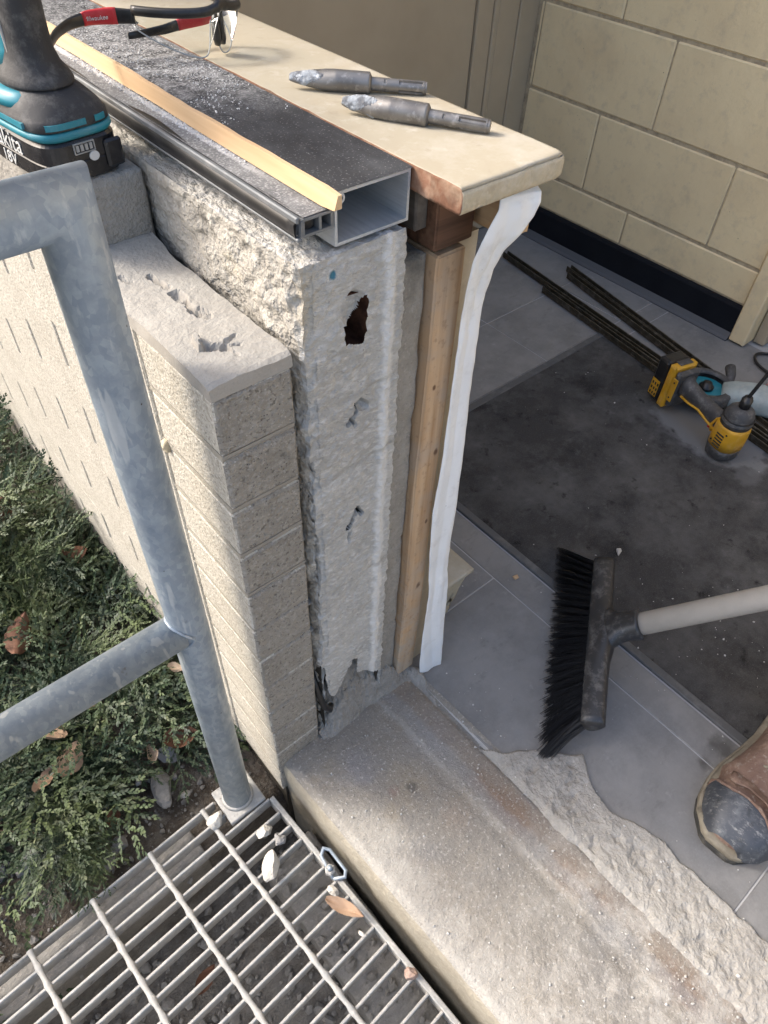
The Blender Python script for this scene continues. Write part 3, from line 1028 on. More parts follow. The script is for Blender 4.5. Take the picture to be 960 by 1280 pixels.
def crust_h(P):
    x, y = P[:, 0], P[:, 1]
    wob = np.column_stack([x + 0.004 * vn(P, 55, 41), y + 0.004 * vn(P, 55, 42)])
    ins = inpoly(wob[:, 0], wob[:, 1], poly)
    d = segdist(wob[:, 0], wob[:, 1], edge, False)
    d = np.where(ins, d, -d)
    h = -0.002 + 0.0075 * np.clip(d / 0.004, -1, 1)
    inner = np.clip(d / 0.02, 0, 1)
    pits = np.clip(fbm(P, 60, 3, 43) - 0.05, 0, 1)
    h += inner * (0.0036 * fbm(P, 22, 3, 44) + 0.0022 * fbm(P, 90, 3, 45, 0.65) - 0.006 * pits)
    lx = x - (0.441 + 0.02 * np.clip((0.1 - y), 0, 1) * 0.35)
    h -= 0.012 * np.clip((0.016 - lx) / 0.016, 0, 1)
    return h


V, F = heightfield(np.arange(0.425, 0.585, 0.0024), np.arange(-0.7, 0.43, 0.0024), crust_h,
                   lambda c: c[:, 2] > -0.010)
tag(mesh_obj('mortar_bed', V, F, M['crust']), kind='structure')

# interior floor: slab, tiles, mat
tag(MB().box(0.452, 3.2, -3.0, 1.6, -0.33, -0.0014).build('floor_slab', M['tile_grout']), kind='structure')
floor_t = thing('tiled_floor', None, None)
floor_t['kind'] = 'structure'


def tile(x0, x1, y0, y1):
    g = 0.0011
    V, F = bev_box(x0 + g, x1 - g, y0 + g, y1 - g, -0.006, 0.0006 * random.uniform(-1, 1), 0.0012)
    mesh_obj('tile', V, F, M['tile'], floor_t)


for j in range(-5, 2):
    tile(0.455, 0.704, -0.144 + 0.6 * j - (0.0), -0.144 + 0.6 * (j + 1)) if -0.144 + 0.6 * (j + 1) <= 1.06 else None
for y0, y1 in ((-3.0, -1.6), (-1.6, -0.4), (-0.4, 0.84)):
    tile(0.704, 0.768, y0, y1)
for x0, x1 in ((0.455, 0.704), (0.704, 1.004), (1.004, 1.304), (1.304, 1.604), (1.604, 1.79)):
    if x0 > 0.5:
        tile(x0, x1, 0.845, 1.056)
    tile(x0, x1, 1.056, 1.45)
for y0, y1 in ((-3, -1.6), (-1.6, -1.0), (-1.0, -0.4), (-0.4, 0.2), (0.2, 0.79), (0.79, 0.845)):
    tile(1.515, 1.79, y0, y1)

mat_t = thing('floor_mat', 'large dark dusty entrance mat set into the grey tiled floor', 'mat', (1.14, 0, 0))
mb = MB()
V, F = heightfield(np.linspace(0.786, 1.500, 60), np.linspace(-1.6, 0.824, 150), lambda P: 0.0025 + 0.0006 * fbm(P, 30, 2, 3))
mesh_obj('mat_surface', V - [1.14, 0, 0], F, M['mat'], mat_t, smooth=True)
for x0, x1, y0, y1 in ((0.770, 0.786, -1.6, 0.842), (1.500, 1.513, -1.6, 0.842), (0.786, 1.5, 0.8235, 0.842)):
    mesh_obj('edge_strip', *bev_box(x0 - 1.14, x1 - 1.14, y0, y1, -0.004, 0.0045, 0.0015), M['mat_edge'], mat_t)

# cream concrete block wall on the far side
bw = thing('block_wall', 'cream painted concrete block wall with a black rubber base', 'wall', (1.77, 1.0, 0))


def rel(V, o):
    return np.asarray(V) - np.array(o.location)


mesh_obj('mortar_core', *[rel(plain_box(1.7735, 1.95, 0.613, 1.60, 0, 2.6)[0], bw), plain_box(0, 1, 0, 1, 0, 1)[1]], M['cream_joint'], bw)
zc = [0.093, 0.19] + [0.19 + 0.2035 * k for k in range(1, 12)]
for r in range(len(zc) - 1):
    z0, z1 = zc[r] + 0.0035, zc[r + 1] - 0.0035
    off = 1.012 if r % 2 == 0 else 1.173
    cuts = sorted([y for y in (off - 0.81, off - 0.405, off, off + 0.405) if 0.62 < y < 1.42])
    cuts = [0.612] + cuts + [1.425]
    for a, b in zip(cuts[:-1], cuts[1:]):
        V, F = grid_box_lines(lines(1.77, 1.80, 0.03), lines(a + 0.0014, b - 0.0014, 0.05), lines(z0, z1, 0.05))
        V = round_edges(V, (1.77, 1.80, a + 0.0014, b - 0.0014, z0, z1), 0.0022)
        V[:, 0] += 0.0012 * fbm(V, 16, 2, 7)
        mesh_obj('block', rel(V, bw), F, M['cream'], bw, smooth=False)
prof = [(1.7735, 0.094), (1.766, 0.092), (1.7635, 0.085), (1.7630, 0.02), (1.756, 0.008), (1.748, 0.003), (1.748, 0.0), (1.7735, 0.0)]
V = [(x, y, z_) for y in (0.612, 1.43) for x, z_ in prof]
n = len(prof)
F = [(k, (k + 1) % n, n + (k + 1) % n, n + k) for k in range(n)] + [tuple(range(n))[::-1], tuple(range(n, 2 * n))]
mesh_obj('cove_base', rel(V, bw), F, [M['cove'], M['toe']], bw, midx=[1 if k in (3, 4, 5) else 0 for k in range(n)] + [0, 0])

jt = thing('door_jamb', 'cream door jamb at the end of the black wall base', 'door frame', (1.77, 0.58, 0))
mesh_obj('jamb_face', rel(bev_box(1.754, 1.90, 0.566, 0.6105, 0.004, 2.3, 0.004)[0], jt), bev_box(0, 1, 0, 1, 0, 1, 0.01)[1], M['cream'], jt)
mesh_obj('jamb_stop', rel(bev_box(1.80, 1.90, 0.535, 0.5645, 0.004, 2.3, 0.003)[0], jt), bev_box(0, 1, 0, 1, 0, 1, 0.01)[1], M['taupe'], jt)
mesh_obj('jamb_return', rel(bev_box(1.84, 1.90, 0.505, 0.534, 0.004, 2.3, 0.003)[0], jt), bev_box(0, 1, 0, 1, 0, 1, 0.01)[1], M['cream'], jt)
sd_t = thing('side_door', 'dark door recessed beside the cream jamb', 'door', (1.9, 0.05, 0))
mesh_obj('door_panel', rel(bev_box(1.88, 1.925, -0.45, 0.503, 0.006, 2.3, 0.003)[0], sd_t), bev_box(0, 1, 0, 1, 0, 1, 0.01)[1], M['taupe'], sd_t)
sw = thing('side_wall', 'cream wall beyond the recessed side door', 'wall', (1.77, -1.6, 0))
mesh_obj('wall_face', rel(bev_box(1.77, 1.95, -3.0, -0.452, 0, 2.6, 0.004)[0], sw), bev_box(0, 1, 0, 1, 0, 1, 0.01)[1], M['cream'], sw)

# taupe door and frame at the end of the porch
dr = thing('end_door', 'taupe painted door behind the window sill', 'door', (1.1, 1.45, 0))
mesh_obj('door_panel', rel(bev_box(0.62, 1.545, 1.447, 1.49, 0.006, 2.1, 0.003)[0], dr), bev_box(0, 1, 0, 1, 0, 1, 0.01)[1], M['taupe'], dr)
df = thing('end_door_frame', 'taupe stepped frame between the end door and the cream block wall', 'door frame', (1.65, 1.45, 0))
for x0, x1, yf in ((1.548, 1.605, 1.441), (1.605, 1.622, 1.4365), (1.622, 1.700, 1.4385), (1.700, 1.7735, 1.4345)):
    mesh_obj('frame_step', rel(bev_box(x0 + 0.0005, x1 - 0.0005, yf, 1.60, 0.004, 2.4, 0.0025)[0], df), bev_box(0, 1, 0, 1, 0, 1, 0.01)[1], M['taupe'], df)
ew = thing('end_wall', 'wall around the end door behind the sill', 'wall', (1.0, 1.55, 0))
mesh_obj('wall_face', rel(plain_box(0.53, 1.546, 1.4995, 1.62, 0.0, 2.6)[0], ew), plain_box(0, 1, 0, 1, 0, 1)[1], M['taupe'], ew)
fp = thing('sun_block_pier', 'added out-of-view cream pier that keeps the sun off the porch', 'wall', (0.35, 1.5, 0.79))  # unseen pier, added to block the sun from the porch interior
mesh_obj('wall_face', rel(bev_box(0.195, 0.545, 1.26, 2.3, 0.86, 2.62, 0.004)[0], fp), bev_box(0, 1, 0, 1, 0, 1, 0.01)[1], M['cream'], fp)

# ================================================================== LOW WALL
wall = thing('brick_wall', 'low pale concrete brick wall ending in a broken cut pier', 'wall', (0.19, 0.413, 0))
PX0, PX1, WY0 = 0.190, 0.266, 0.413
C = 0.0665
ztop = [0.702 - C * k for k in range(14)]


def brick(x0, x1, y0, y1, z0, z1, seed, fine=False, flush=False):
    st = 0.016 if fine else 0.03
    xs_, ys_, zs_ = lines(x0, x1, st, 0.003), lines(y0, y1, st, 0.003), lines(z0, z1, st, 0.003)
    V, F = grid_box_lines(xs_, ys_, zs_)
    V = round_edges(V, (x0, x1, y0, y1, z0 - (1 if flush else 0), z1 + (1 if flush else 0)), 0.0013)
    N = vnormals(V, F)
    if flush:
        N[:, 2] = 0
    V = V + N * (0.0007 * fbm(V, 60, 2, seed))[:, None]
    fn, _ = fnormals(V, F)
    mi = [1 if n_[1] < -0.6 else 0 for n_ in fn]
    return V, F, mi


# backing mortar, a few mm behind the brick faces
mb = MB()
mb.box(PX0 + 0.006, PX1 - 0.002, WY0 + 0.0035, 2.3, -0.33, 0.7015)
mb.box(PX0 + 0.006, PX1 + 0.004, 0.652, 2.3, 0.7015, 0.77)
mb.build('mortar_core', [M['joint']], wall).location = (-0.19, -0.413, 0)
# pier end: bricks with wide mortar beds
mb = MB()
for k in range(12):
    z1, z0 = ztop[k], ztop[k + 1]
    V, F, mi = brick(PX0 + 0.0005 * random.uniform(-1, 1), PX1, WY0 + 0.0008 * random.uniform(-1, 1), 0.5425, z0 + 0.0072, z1, k, True)
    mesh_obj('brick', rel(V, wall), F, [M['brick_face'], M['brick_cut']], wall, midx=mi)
    V, F = grid_box_lines(lines(PX0 + 0.0004, PX1 - 0.001, 0.012, .002), lines(WY0 + 0.0014, 0.5425, 0.02, .002), [z0 + 0.0002, z0 + 0.0036, z0 + 0.0070])
    V[:, 1] += 0.0008 * fbm(V, 80, 2, 5) + 0.0016 * (np.abs(V[:, 2] - z0) < 0.001)
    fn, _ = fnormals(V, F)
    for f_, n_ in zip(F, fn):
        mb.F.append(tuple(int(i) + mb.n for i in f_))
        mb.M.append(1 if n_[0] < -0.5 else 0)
    mb.V.append(V)
    mb.n += len(V)
mb.build('bed_joint', [M['joint_grey'], M['joint_pale']], wall).location = (-0.19, -0.413, 0)
# face bricks of the long wall, running bond with open head joints
hx = 0.135
proto = {}


def face_brick(y0, y1, z0, z1):
    L = round(y1 - y0, 4)
    key = (L, random.randint(0, 3))
    if key not in proto:
        V, F, mi = brick(0, 0.07, 0, L, 0, z1 - z0, len(proto) + 40, flush=True)
        me_o = mesh_obj('brick', V, F, [M['brick_face'], M['brick_face']], wall, midx=mi)
        proto[key] = me_o.data
    else:
        me_o = bpy.data.objects.new('brick', proto[key])
        link(me_o, wall)
    me_o.location = (PX0 - 0.19 + 0.0003 * random.uniform(-1, 1), y0 - 0.413, z0)


for k in range(-1, 13):
    z1, z0 = (0.702 + C, 0.7025) if k == -1 else (ztop[k], ztop[k + 1])
    y = 0.648 if k == -1 else (0.544 if k % 2 == 0 else 0.544 + hx)
    if k != -1 and k % 2 == 1:
        face_brick(0.5450, 0.544 + hx - 0.0018, z0 + 0.00012, z1 - 0.00012)
    if k == -1:
        continue
    while y < 1.95:
        face_brick(y + 0.0018, y + 2 * hx - 0.0018, z0 + 0.00012, z1 - 0.00012)
        y += 2 * hx
# top course: the grey block row the drill stands on
yy = 0.646
for i in range(4):
    V, F = rough_box((PX0 + 0.001, 0.272, yy + (0 if i == 0 else 0.003), yy + 0.30, 0.7045, 0.7860), 0.009, 0.0013, 45, 60 + i, 0.004)
    mesh_obj('coping_brick', rel(V, wall), F, M['block'], wall, smooth=True)
    yy += 0.303


# broken mortar cap of the pier
def cap():
    B = (PX0 - 0.001, PX1 + 0.001, WY0 + 0.0005, 0.645, 0.7022, 0.717)
    V, F = grid_box_lines(lines(B[0], B[1], 0.0017, .0015), lines(B[2], B[3], 0.0019, .0015), [0.7022, 0.706, 0.710, 0.7145, 0.717])
    P = V.copy()
    top = V[:, 2] > 0.7165
    h = 0.0014 * fbm(P, 24, 3, 61) + 0.0007 * fbm(P, 140, 2, 62)
    x, y = P[:, 0], P[:, 1]
    for (ax, ay, bx, by, w, dep) in ((0.232, 0.588, 0.236, 0.562, 0.0022, 0.006), (0.236, 0.548, 0.2375, 0.536, 0.0042, 0.007), (0.2375, 0.536, 0.2345, 0.512, 0.0026, 0.007), (0.2345, 0.512, 0.240, 0.500, 0.0032, 0.006), (0.240, 0.515, 0.2445, 0.505, 0.0018, 0.004),
                                     (0.2165, 0.461, 0.227, 0.453, 0.0042, 0.006), (0.227, 0.456, 0.239, 0.449, 0.0018, 0.004), (0.234, 0.459, 0.243, 0.462, 0.0014, 0.003), (0.229, 0.450, 0.231, 0.437, 0.0014, 0.003), (0.21, 0.60, 0.214, 0.59, 0.002, 0.0025)):
        t = np.clip(((x - ax) * (bx - ax) + (y - ay) * (by - ay)) / ((bx - ax) ** 2 + (by - ay) ** 2), 0, 1)
        d = np.hypot(x - ax - t * (bx - ax), y - ay - t * (by - ay)) + 0.0016 * vn(P, 190, 63)
        h -= dep * np.clip(1.35 - d / w, 0, 1) ** 0.6
    t = np.clip((y - 0.462) / 0.02, 0, 1)
    h += 0.006 * ((np.abs(x - 0.2125 - 0.25 * (y - 0.468)) < 0.003) & (np.abs(y - 0.468) < 0.0085))
    h -= 0.002 * np.clip((0.199 - x) / 0.008, 0, 1) * (0.6 + fbm(P, 30, 2, 65))
    h -= 0.003 * np.clip((WY0 + 0.006 - y) / 0.006, 0, 1) * (0.5 + fbm(P, 45, 2, 66))
    h += 0.009 * np.clip((y - 0.585) / 0.055, 0, 1) ** 1.5
    fz = np.clip((V[:, 2] - 0.7022) / (0.717 - 0.7022), 0, 1)
    V[:, 2] += h * fz
    V[:, 0] += np.where(V[:, 0] < B[0] + 0.001, 0.0016 * fbm(P, 40, 2, 67), 0)
    V[:, 0] += np.where(V[:, 0] > B[1] - 0.001, 0.0035 * fbm(P, 30, 2, 69), 0)
    V[:, 1] += np.where(V[:, 1] < B[2] + 0.001, 0.0012 * fbm(P, 50, 2, 68), 0)
    fn, fc = fnormals(V, F)
    return V, F, [1 if n_[1] < -0.7 or n_[0] < -0.8 else 0 for n_ in fn]


V, F, mi = cap()
mesh_obj('mortar_cap', rel(V, wall), F, [M['mortar_top'], M['mortar']], wall, midx=mi)
V, F = chunk((0.016, 0.016, 0.014), 4, 2)
mesh_obj('mortar_nub', rel(V + [0.1885, 0.536, 0.569], wall), F, M['sill_front'], wall, smooth=True)


# ------------------------------------------------------------------ grouted core
core = thing('grouted_core', 'white rough broken concrete core between the brick pier and the timber batten', 'masonry core', (0.33, 0.413, 0))


def core_mesh():
    x0, x1, y0, y1, z0, z1 = 0.2775, 0.385, 0.413, 1.42, -0.02, 0.788
    def finer(lst, spans):
        out = []
        for a_, b_ in zip(lst[:-1], lst[1:]):
            out.append(a_)
            if any(lo_ < (a_ + b_) / 2 < hi_ for lo_, hi_ in spans):
                out.append((a_ + b_) / 2)
        return out + [lst[-1]]
    xs_ = finer(lines(x0, x1, 0.0018, .002), ((0.312, 0.354), (0.279, 0.312)))
    zs_ = finer(lines(z0, z1, 0.0022, .002), ((0.685, 0.76), (0.425, 0.49), (0.60, 0.64), (0.08, 0.20)))
    ys_ = list(np.concatenate([np.arange(y0, 0.47, 0.0025), np.arange(0.475, 0.75, 0.005), np.arange(0.77, y1, 0.03), [y1]]))
    V, F = grid_box_lines(xs_, ys_, zs_)
    P = V.copy()
    N = vnormals(V, F)
    x, y, z_ = P.T
    fb = 0.0026 * fbm(P, 38, 3, 71) + 0.0024 * fbm(P, 150, 3, 72, 0.6)
    front = y < y0 + 1e-5
    disp = fb.copy()
    # white ridge near the right edge
    rid = np.exp(-((x - 0.369 - 0.002 * vn(P, 20, 3)) / 0.006) ** 2)
    disp += np.where(front, 0.004 * rid + 0.002 * np.clip((x - 0.373) / 0.01, 0, 1), 0)
    # joint lines of the cast core
    for zj in (0.64, 0.548, 0.352):
        disp -= np.where(front, 0.0018 * (0.5 + 0.8 * vn(P, 45, 9)) * np.exp(-((z_ - zj - 0.06 * (x - 0.33) - 0.004 * vn(P, 30, 8)) / 0.005) ** 2), 0)
    # left side is badly broken near the top
    side = x < x0 + 1e-5
    disp += np.where(side, 0.006 * fbm(P, 18, 3, 75) + 0.003 * fbm(P, 70, 2, 76), 0)
    V = V + N * disp[:, None]
    # holes in the front face: (polyline, half width, depth)
    dig = np.zeros(len(V))
    wob = np.column_stack([x + 0.0016 * fbm(P * [1, 0, 1], 75, 2, 77), z_ + 0.0016 * fbm(P * [1, 0, 1], 75, 2, 78)])

    def hole(pl, w, dep, soft=0.0025):
        nonlocal dig
        d = segdist(wob[:, 0], wob[:, 1], pl, False)
        dig = np.maximum(dig, dep * np.clip((w - d) / soft, 0, 1))
    def phole(pl, dep, soft=0.002):
        nonlocal dig
        ins = inpoly(wob[:, 0], wob[:, 1], pl)
        d = segdist(wob[:, 0], wob[:, 1], pl)
        dig = np.maximum(dig, np.where(ins, dep * np.clip(d / soft, 0, 1), 0))
    polyA = ([(0.3205, 0.701), (0.344, 0.694), (0.3475, 0.722), (0.3455, 0.742), (0.342, 0.742), (0.340, 0.728), (0.332, 0.721), (0.3205, 0.719)])
    d = np.hypot((wob[:, 0] - 0.3315) / 0.013, (wob[:, 1] - 0.733) / 0.017)
    dig = np.maximum(dig, 0.010 * np.clip((1 - d) / 0.35, 0, 1))
    hole([(0.326, 0.606), (0.335, 0.616), (0.340, 0.624)], 0.0026, 0.018)
    hole([(0.338, 0.628), (0.346, 0.620)], 0.0062, 0.010, 0.004)
    hole([(0.325, 0.455), (0.3305, 0.464)], 0.0034, 0.030)
    hole([(0.331, 0.466), (0.338, 0.477)], 0.0046, 0.013, 0.004)
    hole([(0.338, 0.480), (0.3445, 0.466)], 0.0028, 0.024)
    hole([(0.330, 0.612), (0.334, 0.603)], 0.0022, 0.012)
    hole([(0.328, 0.447), (0.325, 0.432)], 0.0025, 0.005)
    polyB = ([(0.270, -0.03), (0.270, 0.20), (0.2795, 0.19), (0.2875, 0.108), (0.297, 0.096), (0.308, 0.108), (0.319, 0.136), (0.331, 0.160), (0.342, 0.157), (0.340, 0.118), (0.37, 0.092), (0.392, 0.065), (0.392, -0.03)])
    hole([(0.277, 0.58), (0.2765, 0.48), (0.278, 0.38), (0.277, 0.33)], 0.003, 0.012)
    V[:, 1] += np.where(front, dig, 0)
    # bite the upper left arris
    near = np.clip(1 - np.hypot(x - x0, y - y0) / 0.016, 0, 1) * (0.5 + fbm(P, 45, 3, 79))
    V[:, 0] += np.where(side | front, 0.010 * np.clip(near, 0, 1) * (x < 0.29), 0)
    V[:, 1] += np.where(side | front, 0.006 * np.clip(near, 0, 1) * (x < 0.29), 0)
    # uneven top
    top = z_ > z1 - 1e-5
    V[:, 2] += np.where(top, -0.004 * np.abs(fbm(P, 30, 2, 80)), 0)
    Q = np.array(F)
    gone = front[Q].all(1) & (inpoly(wob[:, 0], wob[:, 1], polyA) | inpoly(wob[:, 0], wob[:, 1], polyB))[Q].all(1)
    Q = Q[~gone]
    F = [tuple(q) for q in Q]
    fn, fc = fnormals(V, F)
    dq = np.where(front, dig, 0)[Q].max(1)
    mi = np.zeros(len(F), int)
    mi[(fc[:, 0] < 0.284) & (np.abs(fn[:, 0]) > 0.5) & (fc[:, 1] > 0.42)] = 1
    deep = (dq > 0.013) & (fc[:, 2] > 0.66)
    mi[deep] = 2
    mi[(dq > 0.0135) & (fc[:, 2] < 0.66)] = 3  # deeper holes take the dark material: their shade put into the colour
    return V, F, mi


V, F, mi = core_mesh()
def cavity(x0, x1, y0, y1, z0, z1, m_):
    Vc, Fc = grid_box_lines(lines(x0, x1, 0.006, .002), lines(y0, y1, 0.006, .002), lines(z0, z1, 0.006, .002))
    fn_, fc_ = fnormals(Vc, Fc)
    Fc = [f[::-1] for f, n_ in zip(Fc, fn_) if n_[1] > -0.5]
    Vc = Vc + (0.0025 * fbm(Vc, 70, 2, 3))[:, None] * np.array([1, 0, 1]) + np.array([0, 1, 0]) * (0.004 * fbm(Vc, 60, 2, 4) * (Vc[:, 1] > y0 + 0.01))[:, None]
    mesh_obj('cavity', rel(Vc, core), Fc, m_, core)


cavity(0.3165, 0.3505, 0.4155, 0.462, 0.690, 0.7465, M['clay'])
cavity(0.2785, 0.3835, 0.4155, 0.475, -0.019, 0.20, M['joint'])  # void lined in near-black colour standing in for its shade
mesh_obj('grout_body', rel(V, core), F, [M['grout'], M['grout_side'], M['clay'], M['joint']], core, midx=mi)
V, F = rough_box((0.3865, 0.4225, 0.421, 1.42, -0.02, 0.752), 0.008, 0.0014, 60, 91, 0.003)
for zj in (0.56, 0.36, 0.17):
    V[:, 1] += np.where(V[:, 1] < 0.43, 0.0035 * np.exp(-((V[:, 2] - zj) / 0.005) ** 2), 0)
mesh_obj('edge_block', rel(V, core), F, M['block'], core, smooth=True)


# wedge of broken mortar at the foot of the core
def toe_h(P):
    x, y = P[:, 0], P[:, 1]
    f = np.clip((y - 0.400 - 0.004 * vn(P, 25, 3)) / 0.052, 0, 1)
    prof_ = 0.105 * np.clip((x - 0.262) / 0.06, 0.15, 1) * np.clip((0.475 - x) / 0.075, 0, 1)
    return -0.003 + prof_ * f ** 0.85 * (1 + 0.35 * fbm(P, 32, 3, 4)) + 0.014 * fbm(P, 70, 3, 7, 0.7) * np.clip(f * 2.5, 0, 1)


V, F = heightfield(np.arange(0.267, 0.462, 0.0025), np.arange(0.394, 0.452, 0.0025), toe_h)
mesh_obj('broken_foot', rel(V, core), F, M['footmortar'], core)
# mortar droppings in the slot between pier and core
for i, (zz, s) in enumerate(((0.632, .013), (0.60, .012), (0.455, .013), (0.335, .016), (0.275, .013), (0.165, .015))):
    V, F = chunk((0.010, 0.022, s * 1.3), 100 + i, 2)
    mesh_obj('mortar_lump', rel(V + [0.272, 0.436, zz], core), F, M['mortar'], core, smooth=True)

# bent black pipe end at the foot of the slot
V, F = sweep([(0.272, 0.432, 0.17), (0.2735, 0.419, 0.12), (0.278, 0.412, 0.085), (0.286, 0.411, 0.068), (0.294, 0.418, 0.062)], [0.0045, 0.0045, 0.005, 0.005, 0.0045], 12)
tag(mesh_obj('cable_end', V, F, M['rubber'], smooth=True), 'dark bent cable end poking from the slot at the foot of the pier', 'cable')

# ------------------------------------------------------------------ timber, tape, sill
bat = thing('timber_batten', 'upright pine batten with dusty foot beside the white flashing tape', 'batten', (0.442, 0.413, 0))
V, F = grid_box_lines(lines(0.4245, 0.4605, 0.009, .002), lines(0.411, 0.455, 0.02, .002), lines(0.012, 0.750, 0.02, .002))
V = round_edges(V, (0.4245, 0.4605, 0.411, 0.455, 0.012, 0.750), 0.0012)
V[:, 0] += 0.0015 * vn(V * [0, 0, 1], 9, 3) + 0.0006 * vn(V, 40, 2)
mesh_obj('batten_board', rel(V, bat), F, [M['pine']], bat)
tb = thing('sill_timber', 'dark old timber packer under the front of the sill', 'timber', (0.44, 0.413, 0.76))
V, F = grid_box_lines(lines(0.4225, 0.470, 0.012, .002), lines(0.4135, 0.47, 0.02, .002), lines(0.7535, 0.8135, 0.012, .002))
mesh_obj('packer_block', rel(round_edges(V, (0.4225, 0.470, 0.4135, 0.47, 0.7535, 0.8135), 0.0015), tb), F, M['dark_wood'], tb)
V, F = bev_box(0.4075, 0.4222, 0.425, 1.40, 0.772, 0.8132, 0.002)
V[:, 0] += 0.001 * vn(V, 8, 2)
mesh_obj('packer_board', rel(V, tb), F, M['grey_wood'], tb)
ln_ = thing('wall_lining', 'plastered inner face of the low wall behind the white tape', 'wall', (0.47, 0.45, 0))
mesh_obj('plaster_face', rel(plain_box(0.462, 0.489, 0.424, 1.42, 0.0, 0.7525)[0], ln_), plain_box(0, 1, 0, 1, 0, 1)[1], M['plaster'], ln_)
V, F = rough_box((0.480, 0.508, 0.380, 1.42, 0.760, 0.8125), 0.008, 0.0012, 50, 33, 0.006)
o = thing('sill_moulding', 'tan timber moulding under the inner edge of the sill', 'moulding', (0.49, 0.38, 0.77))
mesh_obj('moulding_body', rel(V, o), F, M['end_wood'], o, smooth=True)

# skirting stone by the tape
sk_t = thing('skirting_stone', 'cream topped skirting stone with broken end at the foot of the tape', 'stone', (0.55, 0.46, 0))
V, F = rough_box((0.490, 0.617, 0.452, 1.40, 0.0, 0.094), 0.012, 0.0018, 40, 35, 0.003)
ft = np.clip((0.085 - V[:, 2]) / 0.09, 0, 1)
V[:, 0] -= np.where(V[:, 0] > 0.60, 0.035 * ft * np.clip(1 - (V[:, 1] - 0.452) / 0.05, 0, 1), 0)
V[:, 1] += np.where(V[:, 1] < 0.46, 0.010 * ft * (0.6 + fbm(V, 40, 2, 4)), 0)
mesh_obj('stone_body', rel(V, sk_t), F, [M['sill_front']], sk_t, smooth=True)
V, F = rough_box((0.490, 0.623, 0.446, 1.40, 0.0945, 0.104), 0.012, 0.0006, 40, 36, 0.0015)
mesh_obj('stone_top', rel(V, sk_t), F, [M['sill']], sk_t, smooth=True)

sill = thing('window_sill', 'cream stone window sill slab with chipped front edge', 'sill', (0.457, 0.363, 0.815))


def sill_mesh():
    B = (0.3945, 0.5165, 0.362, 1.425, 0.8145, 0.8345)
    ys_ = list(np.concatenate([[B[2]], np.arange(B[2] + 0.002, 0.40, 0.003), np.arange(0.40, 0.7, 0.012), np.arange(0.7, B[3], 0.05), [B[3]]]))
    V, F = grid_box_lines(lines(B[0], B[1], 0.0035, .002), ys_, lines(B[4], B[5], 0.003, .0025))
    P = V.copy()
    x, y, z_ = P.T
    r = 0.006                                    # rounded front and right arrises
    tz = np.clip((z_ - (B[5] - r)) / r, 0, 1)
    bz = np.clip(((B[4] + 0.003) - z_) / 0.003, 0, 1)
    fr = np.clip(((B[2] + r) - y) / r, 0, 1)
    rr = np.clip((x - (B[1] - r)) / r, 0, 1)
    V[:, 2] -= np.where(z_ > B[5] - 1e-4, r * 0.75 * (1 - np.sqrt(np.clip(1 - fr ** 2, 0, 1))) + r * 0.6 * (1 - np.sqrt(np.clip(1 - rr ** 2, 0, 1))), 0)
    V[:, 1] += np.where(y < B[2] + 1e-4, 0.0035 * tz ** 2 + 0.0015 * bz, 0)
    V[:, 0] -= np.where(x > B[1] - 1e-4, 0.004 * tz ** 2, 0)
    # corner rounding in plan
    cx, cy = B[1] - 0.012, B[2] + 0.012
    k = (x > cx) & (y < cy)
    dx, dy = x - cx, cy - y
    m_ = np.maximum(np.maximum(dx, dy), 1e-9)
    l_ = np.maximum(np.hypot(dx, dy), 1e-9)
    f = np.where(k, 0.6 * (m_ / l_) + 0.4, 1)
    V[:, 0] = np.where(k, cx + (V[:, 0] - cx) * f, V[:, 0])
    V[:, 1] = np.where(k, cy - (cy - V[:, 1]) * f, V[:, 1])
    ch = np.clip(fbm(P, 55, 3, 81) - 0.12, 0, 1)
    V[:, 1] += np.where(y < B[2] + 1e-4, 0.006 * ch, 0)
    V[:, 0] += np.where(x < B[0] + 1e-4, 0.003 * np.clip(fbm(P, 40, 2, 82), 0, 1), 0)
    V[:, 2] += 0.0004 * fbm(P, 25, 2, 83)
    fn, fc = fnormals(V, F)
    mi = np.zeros(len(F), int)
    mi[fn[:, 1] < -0.8] = 1
    mi[(fc[:, 0] < B[0] + 0.004) & (fn[:, 0] < -0.6)] = 2
    return V, F, mi


V, F, mi = sill_mesh()
mesh_obj('sill_slab', rel(V, sill), F, [M['sill'], M['sill_front'], M['sill_edge']], sill, smooth=True, midx=mi)


